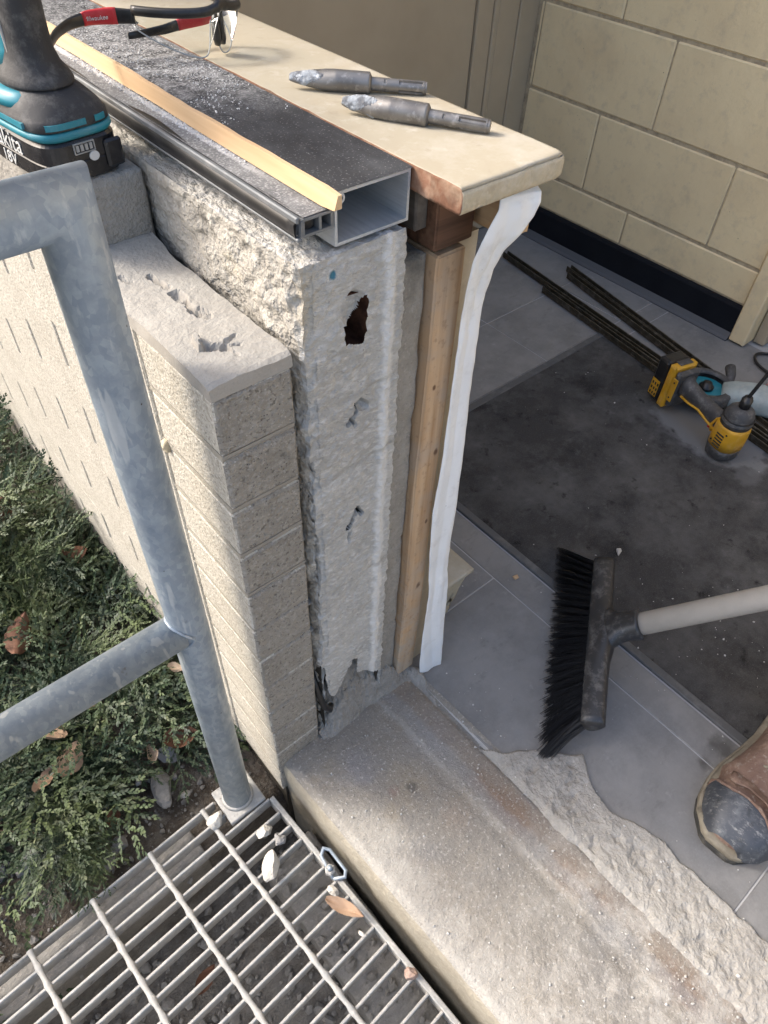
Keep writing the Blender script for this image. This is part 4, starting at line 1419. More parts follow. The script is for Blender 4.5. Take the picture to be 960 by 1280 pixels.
# white flashing tape hanging from under the sill
def tape_mesh():
    rows = [  # z, left x, right x, y left, y right
        (0.808, 0.462, 0.502, 0.430, 0.430), (0.8095, 0.462, 0.503, 0.405, 0.395), (0.8095, 0.461, 0.4975, 0.388, 0.376), (0.805, 0.459, 0.4965, 0.380, 0.368),
        (0.797, 0.455, 0.4955, 0.3765, 0.366), (0.785, 0.449, 0.4930, 0.377, 0.368), (0.770, 0.4445, 0.4850, 0.380, 0.373), (0.752, 0.4435, 0.4795, 0.385, 0.383),
        (0.730, 0.446, 0.479, 0.391, 0.392), (0.70, 0.4505, 0.482, 0.397, 0.400), (0.665, 0.4545, 0.4845, 0.401, 0.403), (0.62, 0.4565, 0.487, 0.403, 0.404),
        (0.56, 0.4575, 0.489, 0.404, 0.404), (0.48, 0.457, 0.4915, 0.404, 0.403), (0.40, 0.4525, 0.4935, 0.404, 0.402), (0.32, 0.4545, 0.4935, 0.403, 0.402),
        (0.255, 0.459, 0.4945, 0.402, 0.400), (0.235, 0.4605, 0.496, 0.400, 0.397), (0.18, 0.459, 0.4975, 0.399, 0.394), (0.10, 0.4565, 0.499, 0.397, 0.391),
        (0.035, 0.456, 0.5005, 0.394, 0.388), (0.012, 0.4575, 0.500, 0.392, 0.387), (0.004, 0.466, 0.4995, 0.391, 0.386)]
    A = np.array(rows)
    s = np.linspace(0, len(rows) - 1, 170)
    D = np.stack([np.interp(s, np.arange(len(rows)), A[:, c]) for c in range(5)], 1)
    nu = 28
    V = []
    for i, (z_, xl, xr, yl, yr) in enumerate(D):
        for u in np.linspace(0, 1, nu):
            x = xl + (xr - xl) * u
            y = yl + (yr - yl) * u
            p = np.array([[x, y, z_]])
            k_ = min(1, max(0, (0.80 - z_) / 0.05))
            tri = lambda q: abs((q % 1.0) - 0.5) * 2 - 0.5
            f1 = tri(u * 1.35 + 0.25 + 0.35 * vn(p * [0, 0, 1], 5, 54)[0])
            f2 = tri(u * 2.2 - z_ * 7.5 + 0.4 * vn(p, 12, 55)[0])
            amp2 = math.exp(-((z_ - 0.73) / 0.05) ** 2) + 0.8 * math.exp(-((z_ - 0.22) / 0.05) ** 2) + 0.25
            y += 0.0022 * f1 * k_ + 0.0013 * f2 * amp2 * k_ + 0.0008 * vn(p, 60, 53)[0]
            if 0.66 < z_ < 0.80:
                y += 0.0028 * tri((z_ - 0.66) * 19 + u * 1.7) * math.sin(u * 3.1)
            x += 0.0006 * vn(p, 14, 52)[0]
            V.append((x, y, z_))
    V = np.array(V)
    n = len(D)
    F = [(i * nu + k, i * nu + k + 1, (i + 1) * nu + k + 1, (i + 1) * nu + k) for i in range(n - 1) for k in range(nu - 1)]
    return V, F


V, F = tape_mesh()
tp = mesh_obj('flashing_tape', V - [0.475, 0.40, 0], F, M['tape'], smooth=True, loc=(0.475, 0.40, 0))
sm = tp.modifiers.new('thickness', 'SOLIDIFY')
sm.thickness = 0.0005
tag(tp, 'crumpled white flashing tape hanging from under the cream sill', 'tape')

# ------------------------------------------------------------------ aluminium profile
prof_t = thing('aluminium_profile', 'hollow aluminium profile covered with dusty black membrane beside the cream sill', 'metal profile', (0.354, 0.417, 0.79))
BX0, BX1, BY0, BY1, BZ0, BZ1 = 0.317, 0.3925, 0.418, 1.42, 0.7905, 0.8325
tk = 0.0024
mb = MB()
mb.box(BX0, BX1, BY0, BY1, BZ0, BZ0 + tk)
mb.box(BX0, BX1, BY0, BY1, BZ1 - tk, BZ1)
mb.box(BX0, BX0 + tk, BY0, BY1, BZ0 + tk, BZ1 - tk)
mb.box(BX1 - tk, BX1, BY0, BY1, BZ0 + tk, BZ1 - tk)
mb.box(BX0 + tk, BX1 - tk, 1.2, 1.203, BZ0 + tk, BZ1 - tk)
# screw boss
ring = []
for yv in (BY0 + 0.0003, 0.60):
    for rr_ in (0.0042, 0.0024):
        pass
a = np.linspace(0, 2 * np.pi, 20, endpoint=False)
bc = (BX0 + tk + 0.0035, BZ1 - tk - 0.0035)
Vr = []
for yv, rr_ in ((BY0 + 0.0002, 0.0042), (BY0 + 0.0002, 0.0023), (BY0 + 0.05, 0.0023), (0.6, 0.0042)):
    Vr += [(bc[0] + rr_ * math.cos(t), yv, bc[1] + rr_ * math.sin(t)) for t in a]
Fr = []
for r0, r1 in ((0, 1), (1, 2), (3, 0)):
    Fr += [(r0 * 20 + k, r0 * 20 + (k + 1) % 20, r1 * 20 + (k + 1) % 20, r1 * 20 + k) for k in range(20)]
Fr.append(tuple(range(40, 60)))
mb.add(Vr, Fr)
mb.build('box_tube', M['alu'], prof_t).location = tuple(-v for v in prof_t.location)
mb = MB()
LX0, LX1, LZ0, LZ1 = 0.2865, 0.3165, 0.8065, 0.8205
mb.box(LX0, LX1, BY0, BY1, LZ0, LZ0 + 0.002)
mb.box(LX0 + 0.001, LX1, BY0 + 0.0002, BY1, LZ1 - 0.002, LZ1)
mb.box(LX0 + 0.016, LX0 + 0.0185, BY0 + 0.0004, BY1, LZ0 + 0.002, LZ1 - 0.002)
mb.box(LX0, LX0 + 0.003, BY0 + 0.0003, BY1, LZ0 + 0.002, LZ1 - 0.002)
mb.box(LX1 - 0.003, LX1 - 0.0002, BY0 + 0.0003, BY1, LZ0 + 0.002, LZ1 - 0.002)
mb.box(LX0 - 0.0035, LX0 + 0.001, BY0 + 0.0006, BY1, LZ0 - 0.0035, LZ0 - 0.0002, bev=0.0012)
mb.box(LX0 - 0.0038, LX0 - 0.0008, BY0 + 0.0006, BY1, LZ1 - 0.003, LZ1 + 0.002, bev=0.001)
mb.build('side_channel', M['chan'], prof_t).location = tuple(-v for v in prof_t.location)
# black gasket with wavy edge along the channel
nseg = 90
yy = np.linspace(BY0 + 0.004, BY1, nseg)
w = 0.0011 * np.sin(yy * 31) + 0.0016 * vn(np.column_stack([yy, yy * 0, yy * 0]), 14, 5)
sec = [(-0.0030, -0.0010), (-0.0042, 0.003), (-0.0045, 0.0095), (-0.001, 0.0128), (0.0040, 0.0150), (0.0052, 0.0143), (0.001, 0.0115), (-0.0012, 0.004)]
V = [(LX0 + sx + (w[i] if sz > 0.01 else 0), yy[i], LZ0 + sz + (0.6 * w[i] if sz > 0.012 else 0)) for i in range(nseg) for sx, sz in sec]
n = len(sec)
F = [(i * n + k, i * n + (k + 1) % n, (i + 1) * n + (k + 1) % n, (i + 1) * n + k) for i in range(nseg - 1) for k in range(n)] + [tuple(range(n))]
mesh_obj('gasket', rel(V, prof_t), F, M['rubber'], prof_t, smooth=True)
V, F = grid_box_lines([LX0 + 0.0035, LX0 + 0.006, LX0 + 0.012, LX0 + 0.0145], [BY0 + 0.005, BY0 + 0.02, BY0 + 0.3], [LZ0 + 0.0028, LZ0 + 0.006, LZ0 + 0.0095])
mesh_obj('gasket_core', rel(V + 0.0006 * vn(V, 300, 3)[:, None], prof_t), F, M['rubber'], prof_t)
V, F = heightfield(np.linspace(LX0 + 0.002, LX1 - 0.0003, 16), np.linspace(BY0 + 0.0012, BY1, 260),
                   lambda P: LZ1 + 0.0006 + 0.0007 * np.abs(fbm(P, 60, 3, 9)))
mesh_obj('felt_cover', rel(V, prof_t), F, M['felt'], prof_t, smooth=True)


def memb_h(P):
    x, y = P[:, 0], P[:, 1]
    h = BZ1 + 0.0012 + 0.0006 * fbm(P, 22, 2, 11)
    h += 0.0018 * np.exp(-((x - 0.345) / 0.004) ** 2 - ((y - 0.49) / 0.009) ** 2)
    e = np.clip((BX0 + 0.002 - x) / 0.003, 0, 1) + np.clip((x - (BX1 + 0.0003)) / 0.003, 0, 1)
    f = np.clip((BY0 + 0.001 - y) / 0.003, 0, 1)
    return h - 0.0008 * (e + f)


V, F = heightfield(np.linspace(BX0 - 0.0006, BX1 + 0.0012, 30), np.linspace(BY0 - 0.0012, BY1, 240), memb_h)
mesh_obj('membrane', rel(V, prof_t), F, M['membrane'], prof_t, smooth=True)

# pale wood shim strip along the membrane's edge
ns = 120
yy = np.linspace(0.408, 1.05, ns)
Vs, Fs = [], []
for i, y in enumerate(yy):
    q = np.array([[0, y, 0]])
    a_ = 0.0007 * vn(q, 11, 3)[0] + 0.0005 * vn(q, 50, 4)[0]
    b_ = 0.0004 * vn(q, 19, 5)[0]
    c_ = 0.0005 * vn(q, 12, 6)[0]
    x0_, x1_ = 0.3112 + c_, 0.3162
    zt = 0.8356 + a_
    zb = 0.8224 + b_
    if i < 3:
        zb += 0.002 * (3 - i) / 3
        zt -= 0.0004 * (3 - i)
    Vs += [(x0_ - 0.0016, y, zb), (x1_, y, zb), (x1_, y, zt), (x0_ + 0.0018, y, zt)]
    if i:
        j = (i - 1) * 4
        for k in range(4):
            Fs.append((j + k, j + (k + 1) % 4, j + 4 + (k + 1) % 4, j + 4 + k))
Fs += [(3, 2, 1, 0), tuple((ns - 1) * 4 + k for k in range(4))]
o = mesh_obj('wood_strip', np.array(Vs) - [0.31, 0.41, 0.82], Fs, M['strip_wood'], loc=(0.31, 0.41, 0.82))
tag(o, 'long thin pale wood strip lying along the black membrane edge', 'wood strip')

# dust crumbs on membrane and channel
pts = []
while len(pts) < 900:
    y = rng.normal(0.72, 0.13)
    x = rng.uniform(BX0 + 0.002, BX1 - 0.003)
    if not (0.57 < y < 1.1):
        continue
    if fbm(np.array([[x, y, 0]]), 40, 2, 6)[0] + 0.35 * (y > 0.62) * (y < 0.70) * (x > 0.34) < 0.05:
        continue
    pts.append((x, y, BZ1 + 0.0012))
while len(pts) < 2900:
    y = rng.uniform(0.50, 0.85)
    x = LX0 + 0.019 + rng.normal(0, 0.0020) + 0.004 * (0.85 - y)
    if x < LX0 + 0.008 or x > LX1 - 0.002:
        continue
    if rng.random() > np.clip((y - 0.49) / 0.2, 0.1, 1):
        continue
    pts.append((x, y, LZ1 + 0.0008))
V, F = crumbs(pts, 0.0004, 0.0013, 5)
tag(mesh_obj('cement_dust', V, F, M['whitecrumb']), 'white cement crumbs sprinkled on the black membrane and channel', kind='stuff')

# ================================================================== RAILING AND GRATING
rail = thing('handrail', 'galvanised steel tube handrail with mitred corner post and lower rail', 'railing', (0.127, 0.45, -0.09))
PR, RY, RZ = 0.0214, 0.482, 0.8475
V, F = sweep([(-1.9, RY, RZ), (0.1435, RY, RZ), (0.1410, 0.476, 0.69), (0.1365, 0.464, 0.35), (0.1275, 0.45, -0.086)], PR, 48)
mesh_obj('top_rail', rel(V, rail), F, M['galv'], rail)
for p in rail.children[0].data.polygons:
    p.use_smooth = len(p.vertices) == 4
V, F = sweep([(-1.9, 0.465, 0.378), (0.125, 0.465, 0.378)], PR * 0.98, 48)
lr = mesh_obj('lower_rail', rel(V, rail), F, M['galv'], rail, smooth=True)
V, F = sweep([(-1.5, 0.475, 0.84), (-1.5, 0.45, -0.086)], PR, 32)
mesh_obj('post', rel(V, rail), F, M['galv'], rail, smooth=True)
# weld bead around the lower joint: follows the saddle curve of two equal tubes
bead = []
for k in range(60):
    t = 2 * math.pi * k / 60
    yb, zb = PR * 1.0 * math.cos(t), PR * 1.0 * math.sin(t)
    xb = 0.1372 - math.sqrt(max(PR ** 2 * 1.06 - yb ** 2, 0.00001))
    bead.append((xb, 0.465 + yb, 0.378 + zb))
bead.append(bead[0])
V, F = sweep(bead, 0.0019, 8)
V = V + 0.0007 * fbm(V, 160, 2, 4)[:, None]
mesh_obj('weld_bead', rel(V, rail), F, M['galv'], rail, smooth=True)
V, F = bev_box(0.097, 0.160, 0.418, 0.480, -0.102, -0.0855, 0.002)
V = V + 0.0008 * vn(V, 50, 3)[:, None]
mesh_obj('base_plate', rel(V, rail), F, M['grate'], rail)
V, F = sweep([(0.1275, 0.45, -0.0856), (0.1275, 0.45, -0.0826), (0.1275, 0.45, -0.0815)], [PR + 0.004, PR + 0.002, PR + 0.0005], 40)
mesh_obj('base_weld', rel(V, rail), F, M['grate'], rail, smooth=True)

gt = thing('floor_grating', 'dusty galvanised steel floor grating under the handrail post', 'grating', (0.165, 0.470, -0.09), GA)
# local frame: x to the left is negative, y downwards negative
W, L = 0.95, 1.0
bar0 = bev_box(-W, -0.004, -0.0021, 0.0021, -0.026, 0.0, 0.0011)
me_bar = None
y = -0.0275
i = 0
while y > -L:
    if me_bar is None:
        o = mesh_obj('bearing_bar', bar0[0], bar0[1], M['grate'], gt)
        me_bar = o.data
    else:
        o = link(bpy.data.objects.new('bearing_bar', me_bar), gt)
    o.location = (0, y, 0)
    # cut back under the post plate
    if i == 0:
        V, F = bev_box(-W, -0.070, -0.0021, 0.0021, -0.026, 0.0, 0.0012)
        o2 = mesh_obj('bearing_bar', V, F, M['grate'], gt)
        o2.location = (0, y, 0)
        bpy.data.objects.remove(o)
        me_bar = None
    y -= 0.0273
    i += 1
mesh_obj('end_bar', *bev_box(-W, -0.072, -0.0021, 0.0021, -0.026, 0.0, 0.0012), M['grate'], gt)
mesh_obj('side_bar', *bev_box(-0.004, 0.004, -L, -0.055, -0.030, 0.001, 0.0015), M['grate'], gt)
me_rod = None
for k in range(10):
    xk = -0.0925 - 0.0935 * k
    if me_rod is None:
        ys_ = np.arange(-L, 0.003, 0.0091)
        V, F = [], []
        for j, yv in enumerate(ys_):
            ph = (yv + 0.0275) / 0.0273
            bump_ = math.exp(-((ph - round(ph)) / 0.16) ** 2)
            tw = 0.5 + yv * 115
            w_, h_ = 0.0036 + 0.0016 * bump_, 0.0032 + 0.0010 * bump_
            V += [(w_ * math.cos(a_ * 2 * math.pi / 8), yv, 0.0006 + h_ * math.sin(a_ * 2 * math.pi / 8) * (0.9 + 0.1 * math.cos(tw)))
                  for a_ in range(8)]
            if j:
                b_ = (j - 1) * 8
                F += [(b_ + q, b_ + (q + 1) % 8, b_ + 8 + (q + 1) % 8, b_ + 8 + q) for q in range(8)]
        V = np.array(V)
        V = V + 0.0006 * vn(V, 130, 4)[:, None]
        o = mesh_obj('cross_rod', V, F, M['grate'], gt, smooth=True)
        me_rod = o.data
    else:
        o = link(bpy.data.objects.new('cross_rod', me_rod), gt)
    o.location = (xk, 0, 0)
# clip that fixes the grating to the kerb
cl = thing('grating_clip', 'small steel clip and bolt at the edge of the grating by the threshold', 'clip', (0.179, 0.272, -0.09), GA)
V, F = sweep([(-0.010, -0.016, 0.005), (-0.003, 0.020, 0.007), (0.006, 0.026, 0.008), (0.012, 0.018, 0.008), (0.011, -0.020, 0.006), (0.004, -0.026, 0.005), (-0.010, -0.016, 0.005)], 0.0026, 10)
mesh_obj('wire_loop', V, F, M['galv'], cl, smooth=True)
V, F = loft([superring(-0.006, -0.004, z_, r_, r_, 2, 6) for z_, r_ in ((0.0015, 0.0085), (0.010, 0.0085), (0.012, 0.006))])
mesh_obj('bolt_head', V, F, M['grate'], cl)
V, F = sweep([(-0.006, -0.004, 0.011), (-0.006, -0.004, 0.020)], 0.004, 12)
mesh_obj('bolt_shank', V, F, M['galv'], cl, smooth=True)

# rubble lumps lying about
for (nm, lab, x, y, z_, s, mt, sd_, ang) in (
        ('concrete_chunk', 'large pale concrete chunk lying on the middle of the grating', 0.109, 0.327, -0.082, (0.050, 0.027, 0.024), 'chunk', 11, (0.3, 0.2, 0.9)),
        ('concrete_chunk', 'pale concrete chunk against the post base plate', 0.080, 0.440, -0.088, (0.032, 0.028, 0.026), 'chunk', 12, (0.4, 0.1, 0.5)),
        ('concrete_chunk', 'grey concrete chunk wedged between bars right of the post', 0.131, 0.378, -0.092, (0.030, 0.022, 0.022), 'chunk', 13, (0.1, 0.4, 0.2)),
        ('concrete_chunk', 'broken grey lump beside the edge bar behind the clip', 0.142, 0.356, -0.096, (0.028, 0.020, 0.020), 'greychunk', 14, (0.2, 0.6, 1.2)),
        ('concrete_chunk', 'small white lump between bars just below the clip', 0.160, 0.243, -0.085, (0.012, 0.022, 0.012), 'chunk', 15, (0.0, 0.2, 0.2)),
        ('concrete_chunk', 'pinkish lump on the edge bar towards the bottom of the grating', 0.178, 0.092, -0.082, (0.018, 0.020, 0.014), 'pinkchunk', 16, (0.2, 0.2, 1.0)),
        ('concrete_chunk', 'tiny white crumb on bars below the fallen brown leaf', 0.158, 0.172, -0.084, (0.008, 0.014, 0.008), 'chunk', 17, (0.2, 0.2, 0.4)),
        ('stone', 'grey angular stone standing at the left end of the soil strip', -0.168, 0.580, -0.125, (0.042, 0.034, 0.055), 'greychunk', 21, (0.2, 0.5, 0.3)),
        ('stone', 'flat grey stone at the left picture edge by the grating', -0.215, 0.595, -0.135, (0.055, 0.045, 0.03), 'greychunk', 22, (0.1, 0.1, 0.7)),
        ('stone', 'pale rounded stone lying on the bare soil between leaves', 0.020, 0.590, -0.130, (0.016, 0.014, 0.012), 'chunk', 23, (0.1, 0.1, 0.7)),
        ('stone', 'dark slate coloured stone leaning beside the rusty leaf near the wall', 0.078, 0.595, -0.118, (0.028, 0.040, 0.016), 'greychunk', 24, (0.5, -0.5, 0.5)),
        ('stone', 'dusty long stone lying on the bare soil patch', 0.045, 0.555, -0.125, (0.035, 0.075, 0.022), 'rubble', 25, (0.0, 0.1, -0.3)),
        ('stone', 'pale grey stone half under the juniper near the grating corner', -0.048, 0.520, -0.128, (0.028, 0.024, 0.02), 'greychunk', 26, (0.4, 0.2, 0.3)),
        ('stone', 'small pale stone right of the bare soil by the post', 0.068, 0.522, -0.128, (0.020, 0.014, 0.012), 'chunk', 27, (0.2, 0.2, 0.1)),
        ('stone', 'thin flat stone lying along the edge of the grating', -0.078, 0.505, -0.126, (0.05, 0.026, 0.012), 'greychunk', 28, (0.1, 0.1, 0.7))):
    V, F = chunk(s, sd_, 3, ang)
    V = V + 0.0012 * fbm(V + sd_, 120, 2, sd_)[:, None]
    tag(mesh_obj(nm, V, F, M[mt], smooth=False, loc=(x, y, z_)), lab, 'stone' if nm == 'stone' else 'rubble')

# loose white crumbs on threshold, mortar strip and floor
pts = []
for _ in range(900):
    y = rng.uniform(-0.3, 0.37)
    x = rng.uniform(0.215, 0.55)
    if rng.random() < 0.45 + 0.6 * (0.2 - y):
        pts.append((x, y, 0.0005 if x < 0.44 else 0.004))
for _ in range(60):
    pts.append((rng.normal(0.42, 0.018), rng.normal(-0.15, 0.05), 0.0005))
V, F = crumbs(pts, 0.0005, 0.0026, 8)
tag(mesh_obj('loose_grit', V, F, M['crumb']), 'white grit scattered along the threshold and broken mortar', kind='stuff')
pts = [(rng.uniform(0.56, 1.45), rng.uniform(-0.2, 0.8), 0.0015) for _ in range(170)] + [(rng.normal(0.9, 0.09), rng.normal(0.12, 0.09), 0.002) for _ in range(110)]
V, F = crumbs(pts, 0.0005, 0.0024, 9)
tag(mesh_obj('floor_grit', V, F, M['crumb']), 'tiny white specks of grit on the mat and tiles', kind='stuff')
V, F = chunk((0.022, 0.012, 0.006), 51, 2, (0, 0, 0.6))
tag(mesh_obj('tile_chip', V, F, M['crumb'], loc=(0.935, 0.345, 0.006)), 'small white chip on the dark mat behind the broom head', 'chip')
V, F = chunk((0.016, 0.014, 0.004), 52, 2, (0, 0, 0.2))
tag(mesh_obj('wood_chip', V, F, M['end_wood'], loc=(0.735, 0.43, 0.0025)), 'small tan chip on grey tile beside the mat edge', 'chip')


# ================================================================== PLANTS AND LEAVES
def spray(seed):
    """one feathery juniper spray along +X, lying in XY, with scale leaves as small pointed quads"""
    g = np.random.default_rng(seed)
    V, F = [], []

    def leaf(p, d, up, l, w):
        d = d / np.linalg.norm(d)
        s = np.cross(d, up)
        s /= np.linalg.norm(s) + 1e-9
        b = len(V)
        V.extend([p - s * w * 0.35, p + d * l * 0.45 - s * w + up * 0.0004, p + d * l, p + d * l * 0.45 + s * w + up * 0.0004, p + s * w * 0.35])
        F.append((b, b + 1, b + 2, b + 3, b + 4))

    def twig(p, d, length, step, ll, lw=0.0011):
        up = np.array([0, 0, 1.0]) + g.normal(0, 0.35, 3)
        t = 0.0
        side = 1
        curve = g.normal(0, 0.25)
        while t < length:
            q = p + d * t
            s = np.cross(d, up)
            s /= np.linalg.norm(s)
            dd = d + side * s * g.uniform(0.25, 0.6) + up * g.normal(0.12, 0.22)
            leaf(q, dd, up / np.linalg.norm(up), ll * g.uniform(0.8, 1.25), lw)
            side = -side
            t += step
            d = d + s * curve * step * 8
            d = d / np.linalg.norm(d)
        leaf(p + d * length, d, up / np.linalg.norm(up), ll * 1.2, lw)
    Ls = g.uniform(0.07, 0.11)
    d = np.array([1.0, 0, 0])
    p = np.zeros(3)
    t, side = 0.008, 1
    bend = g.normal(0, 3.0)
    while t < Ls:
        th = bend * t
        d = np.array([math.cos(th), math.sin(th), 0.10 * math.sin(t * 40)])
        p = np.array([t, 0.5 * bend * t * t, 0.004 * math.sin(t * 30)])
        nrm = np.array([-d[1], d[0], 0])
        ang = g.uniform(0.5, 0.9)
        td = d * math.cos(ang) + side * nrm * math.sin(ang) + np.array([0, 0, g.normal(0.1, 0.3)])
        ln = (0.034 * (1 - t / Ls) ** 0.6 + 0.008) * g.uniform(0.7, 1.15)
        twig(p, td / np.linalg.norm(td), ln, 0.0021, 0.0042)
        for q in range(2):
            leaf(p + d * 0.002 * q, d + nrm * g.normal(0, 0.4), np.array([0, 0, 1.0]), 0.0045, 0.001)
        side = -side
        t += g.uniform(0.005, 0.009)
    twig(p, d, 0.014, 0.002, 0.0042)
    return np.array(V), F


SPR = [spray(200 + i) for i in range(9)]
SPRF = [np.array(f) for _, f in SPR]


def juniper(label, loc, specs, stems):
    t = thing('juniper_shrub', label, 'shrub', loc, group='juniper shrubs along the low wall')
    Vs, Fs, n = [], [], 0
    for (p, az, el, roll, s) in specs:
        k = rng.integers(0, len(SPR))
        Mx = np.array(Matrix.Rotation(az, 3, 'Z') @ Matrix.Rotation(-el, 3, 'Y') @ Matrix.Rotation(roll, 3, 'X'))
        V = SPR[k][0] * s
        V = V @ Mx.T + np.array(p) - np.array(loc)
        Vs.append(V)
        Fs.append(SPRF[k] + n)
        n += len(V)
    V, F = np.concatenate(Vs), np.concatenate(Fs)
    me = bpy.data.meshes.new('foliage')
    me.vertices.add(len(V))
    me.vertices.foreach_set('co', V.ravel())
    me.loops.add(F.size)
    me.loops.foreach_set('vertex_index', F.ravel().astype(np.int32))
    me.polygons.add(len(F))
    me.polygons.foreach_set('loop_start', np.arange(0, F.size, 5, dtype=np.int32))
    me.materials.append(M['juniper'])
    me.update(calc_edges=True)
    o = link(bpy.data.objects.new('foliage', me), t)
    o['kind'] = 'stuff'
    for pth in stems:
        q = np.array(pth)
        V, F = sweep([tuple(v - np.array(loc)) for v in q], [0.0035 - 0.0028 * i / (len(q) - 1) for i in range(len(q))], 7)
        mesh_obj('branch', V, F, M['bark'], t, smooth=True)
    return t


def shrub_specs(cx, cy, rx, ry, zc_, hgt, n, az0, bare=()):
    out = []
    while len(out) < n:
        u, v = rng.uniform(-1, 1, 2)
        if u * u + v * v > 1:
            continue
        x, y = cx + rx * u, cy + ry * v
        if x > 0.176 - 0.0 or any((x - bx) ** 2 + (y - by) ** 2 < (br + 0.045) ** 2 for bx, by, br in bare):
            continue
        edge_ = 1 - (u * u + v * v)
        lump = 0.5 + 0.5 * vn(np.array([[x, y, 0.0]]), 9, 77)[0]
        gap = fbm(np.array([[x, y, 0.3]]), 8, 2, 78)[0]
        if gap > 0.14:
            continue
        top = zc_ + hgt * (0.25 + 0.75 * edge_ ** 0.5) * (0.35 + 0.65 * lump)
        z_ = top - abs(rng.normal(0, 0.022))
        az = math.atan2(v * ry, u * rx) * 0.55 + az0 * 0.45 + rng.normal(0, 0.7) if rng.random() < 0.8 else rng.uniform(0, 6.28)
        s_ = rng.uniform(1.2, 2.3)
        if y + 0.085 * s_ * math.sin(az) < 0.50 + 0.052 * (x - 0.16) and x > -0.16:
            continue
        out.append(((x, y, z_), az, rng.normal(0.15, 0.28), rng.normal(0, 0.5), s_))
    return out


bare = ((0.03, 0.56, 0.065), (0.055, 0.60, 0.030), (-0.10, 0.50, 0.05), (-0.19, 0.56, 0.05), (0.09, 0.50, 0.045), (0.0, 0.505, 0.05), (-0.2, 0.50, 0.06))
st = lambda x, y, z_, dx, dy, dz: [(x + dx * t_, y + dy * t_, z_ + dz * t_ - 0.02 * (2 * t_ - 1) ** 2 + 0.02) for t_ in np.linspace(0, 1, 6)]
sp1 = shrub_specs(-0.06, 1.40, 0.42, 0.42, -0.12, 0.11, 330, -0.5)
juniper('spreading juniper farthest along the wall with yellowish tips', (-0.1, 1.4, -0.13), sp1, [st(-0.2, 1.5, -0.13, 0.32, -0.25, 0.06), st(-0.1, 1.35, -0.13, 0.22, 0.1, 0.05)])
sp2 = shrub_specs(-0.02, 0.88, 0.34, 0.34, -0.135, 0.085, 330, -0.9, bare)
juniper('spreading juniper in the middle beside the lower rail', (-0.05, 0.9, -0.14), sp2, [st(-0.2, 1.0, -0.13, 0.3, -0.1, 0.03), st(-0.12, 0.80, -0.135, 0.2, -0.12, 0.03), st(-0.20, 0.72, -0.12, 0.16, -0.03, 0.02)])
sp3 = shrub_specs(-0.20, 0.66, 0.20, 0.17, -0.14, 0.06, 130, -1.3, bare)
for (x, y) in ((-0.105, 0.540), (-0.11, 0.53), (-0.095, 0.55), (-0.12, 0.545), (-0.085, 0.56), (-0.10, 0.56), (-0.13, 0.56), (-0.115, 0.575), (-0.09, 0.575), (-0.07, 0.57), (-0.125, 0.59), (-0.10, 0.59), (-0.15, 0.58)):
    for q in range(3):
        sp3.append(((x + rng.normal(0, 0.008), y + rng.normal(0, 0.008), -0.075 + rng.normal(0, 0.008)), -1.45 + rng.normal(0, 0.4), -0.15 + rng.normal(0, 0.2), rng.normal(0, 0.5), rng.uniform(0.7, 1.0)))
juniper('small juniper drooping over the edge of the grating', (-0.15, 0.6, -0.14), sp3, [st(-0.22, 0.68, -0.13, 0.12, -0.12, 0.03), st(-0.25, 0.64, -0.12, 0.13, 0.02, 0.0)])


def leaf_mesh(L_, W_, curl, fold, seed):
    g = np.random.default_rng(seed)
    nu, nv = 13, 9
    V = []
    for i in range(nu):
        t = i / (nu - 1)
        w = W_ * (math.sin(math.pi * min(1, t * 0.94 + 0.05)) ** 0.75) * (1 - 0.25 * t) * (1 + 0.06 * math.sin(t * 40 + seed))
        for j in range(nv):
            s = j / (nv - 1) * 2 - 1
            x = L_ * (t - 0.5)
            y = w / 2 * s
            z_ = curl * (t - 0.4) ** 2 * L_ + fold * abs(s) ** 1.5 * w + 0.0018 * math.sin(9 * t + 4 * abs(s) + seed)
            z_ -= 0.0008 * math.exp(-(s / 0.12) ** 2)
            V.append((x, y, z_))
    F = [(i * nv + j, i * nv + j + 1, (i + 1) * nv + j + 1, (i + 1) * nv + j) for i in range(nu - 1) for j in range(nv - 1)]
    return np.array(V), F


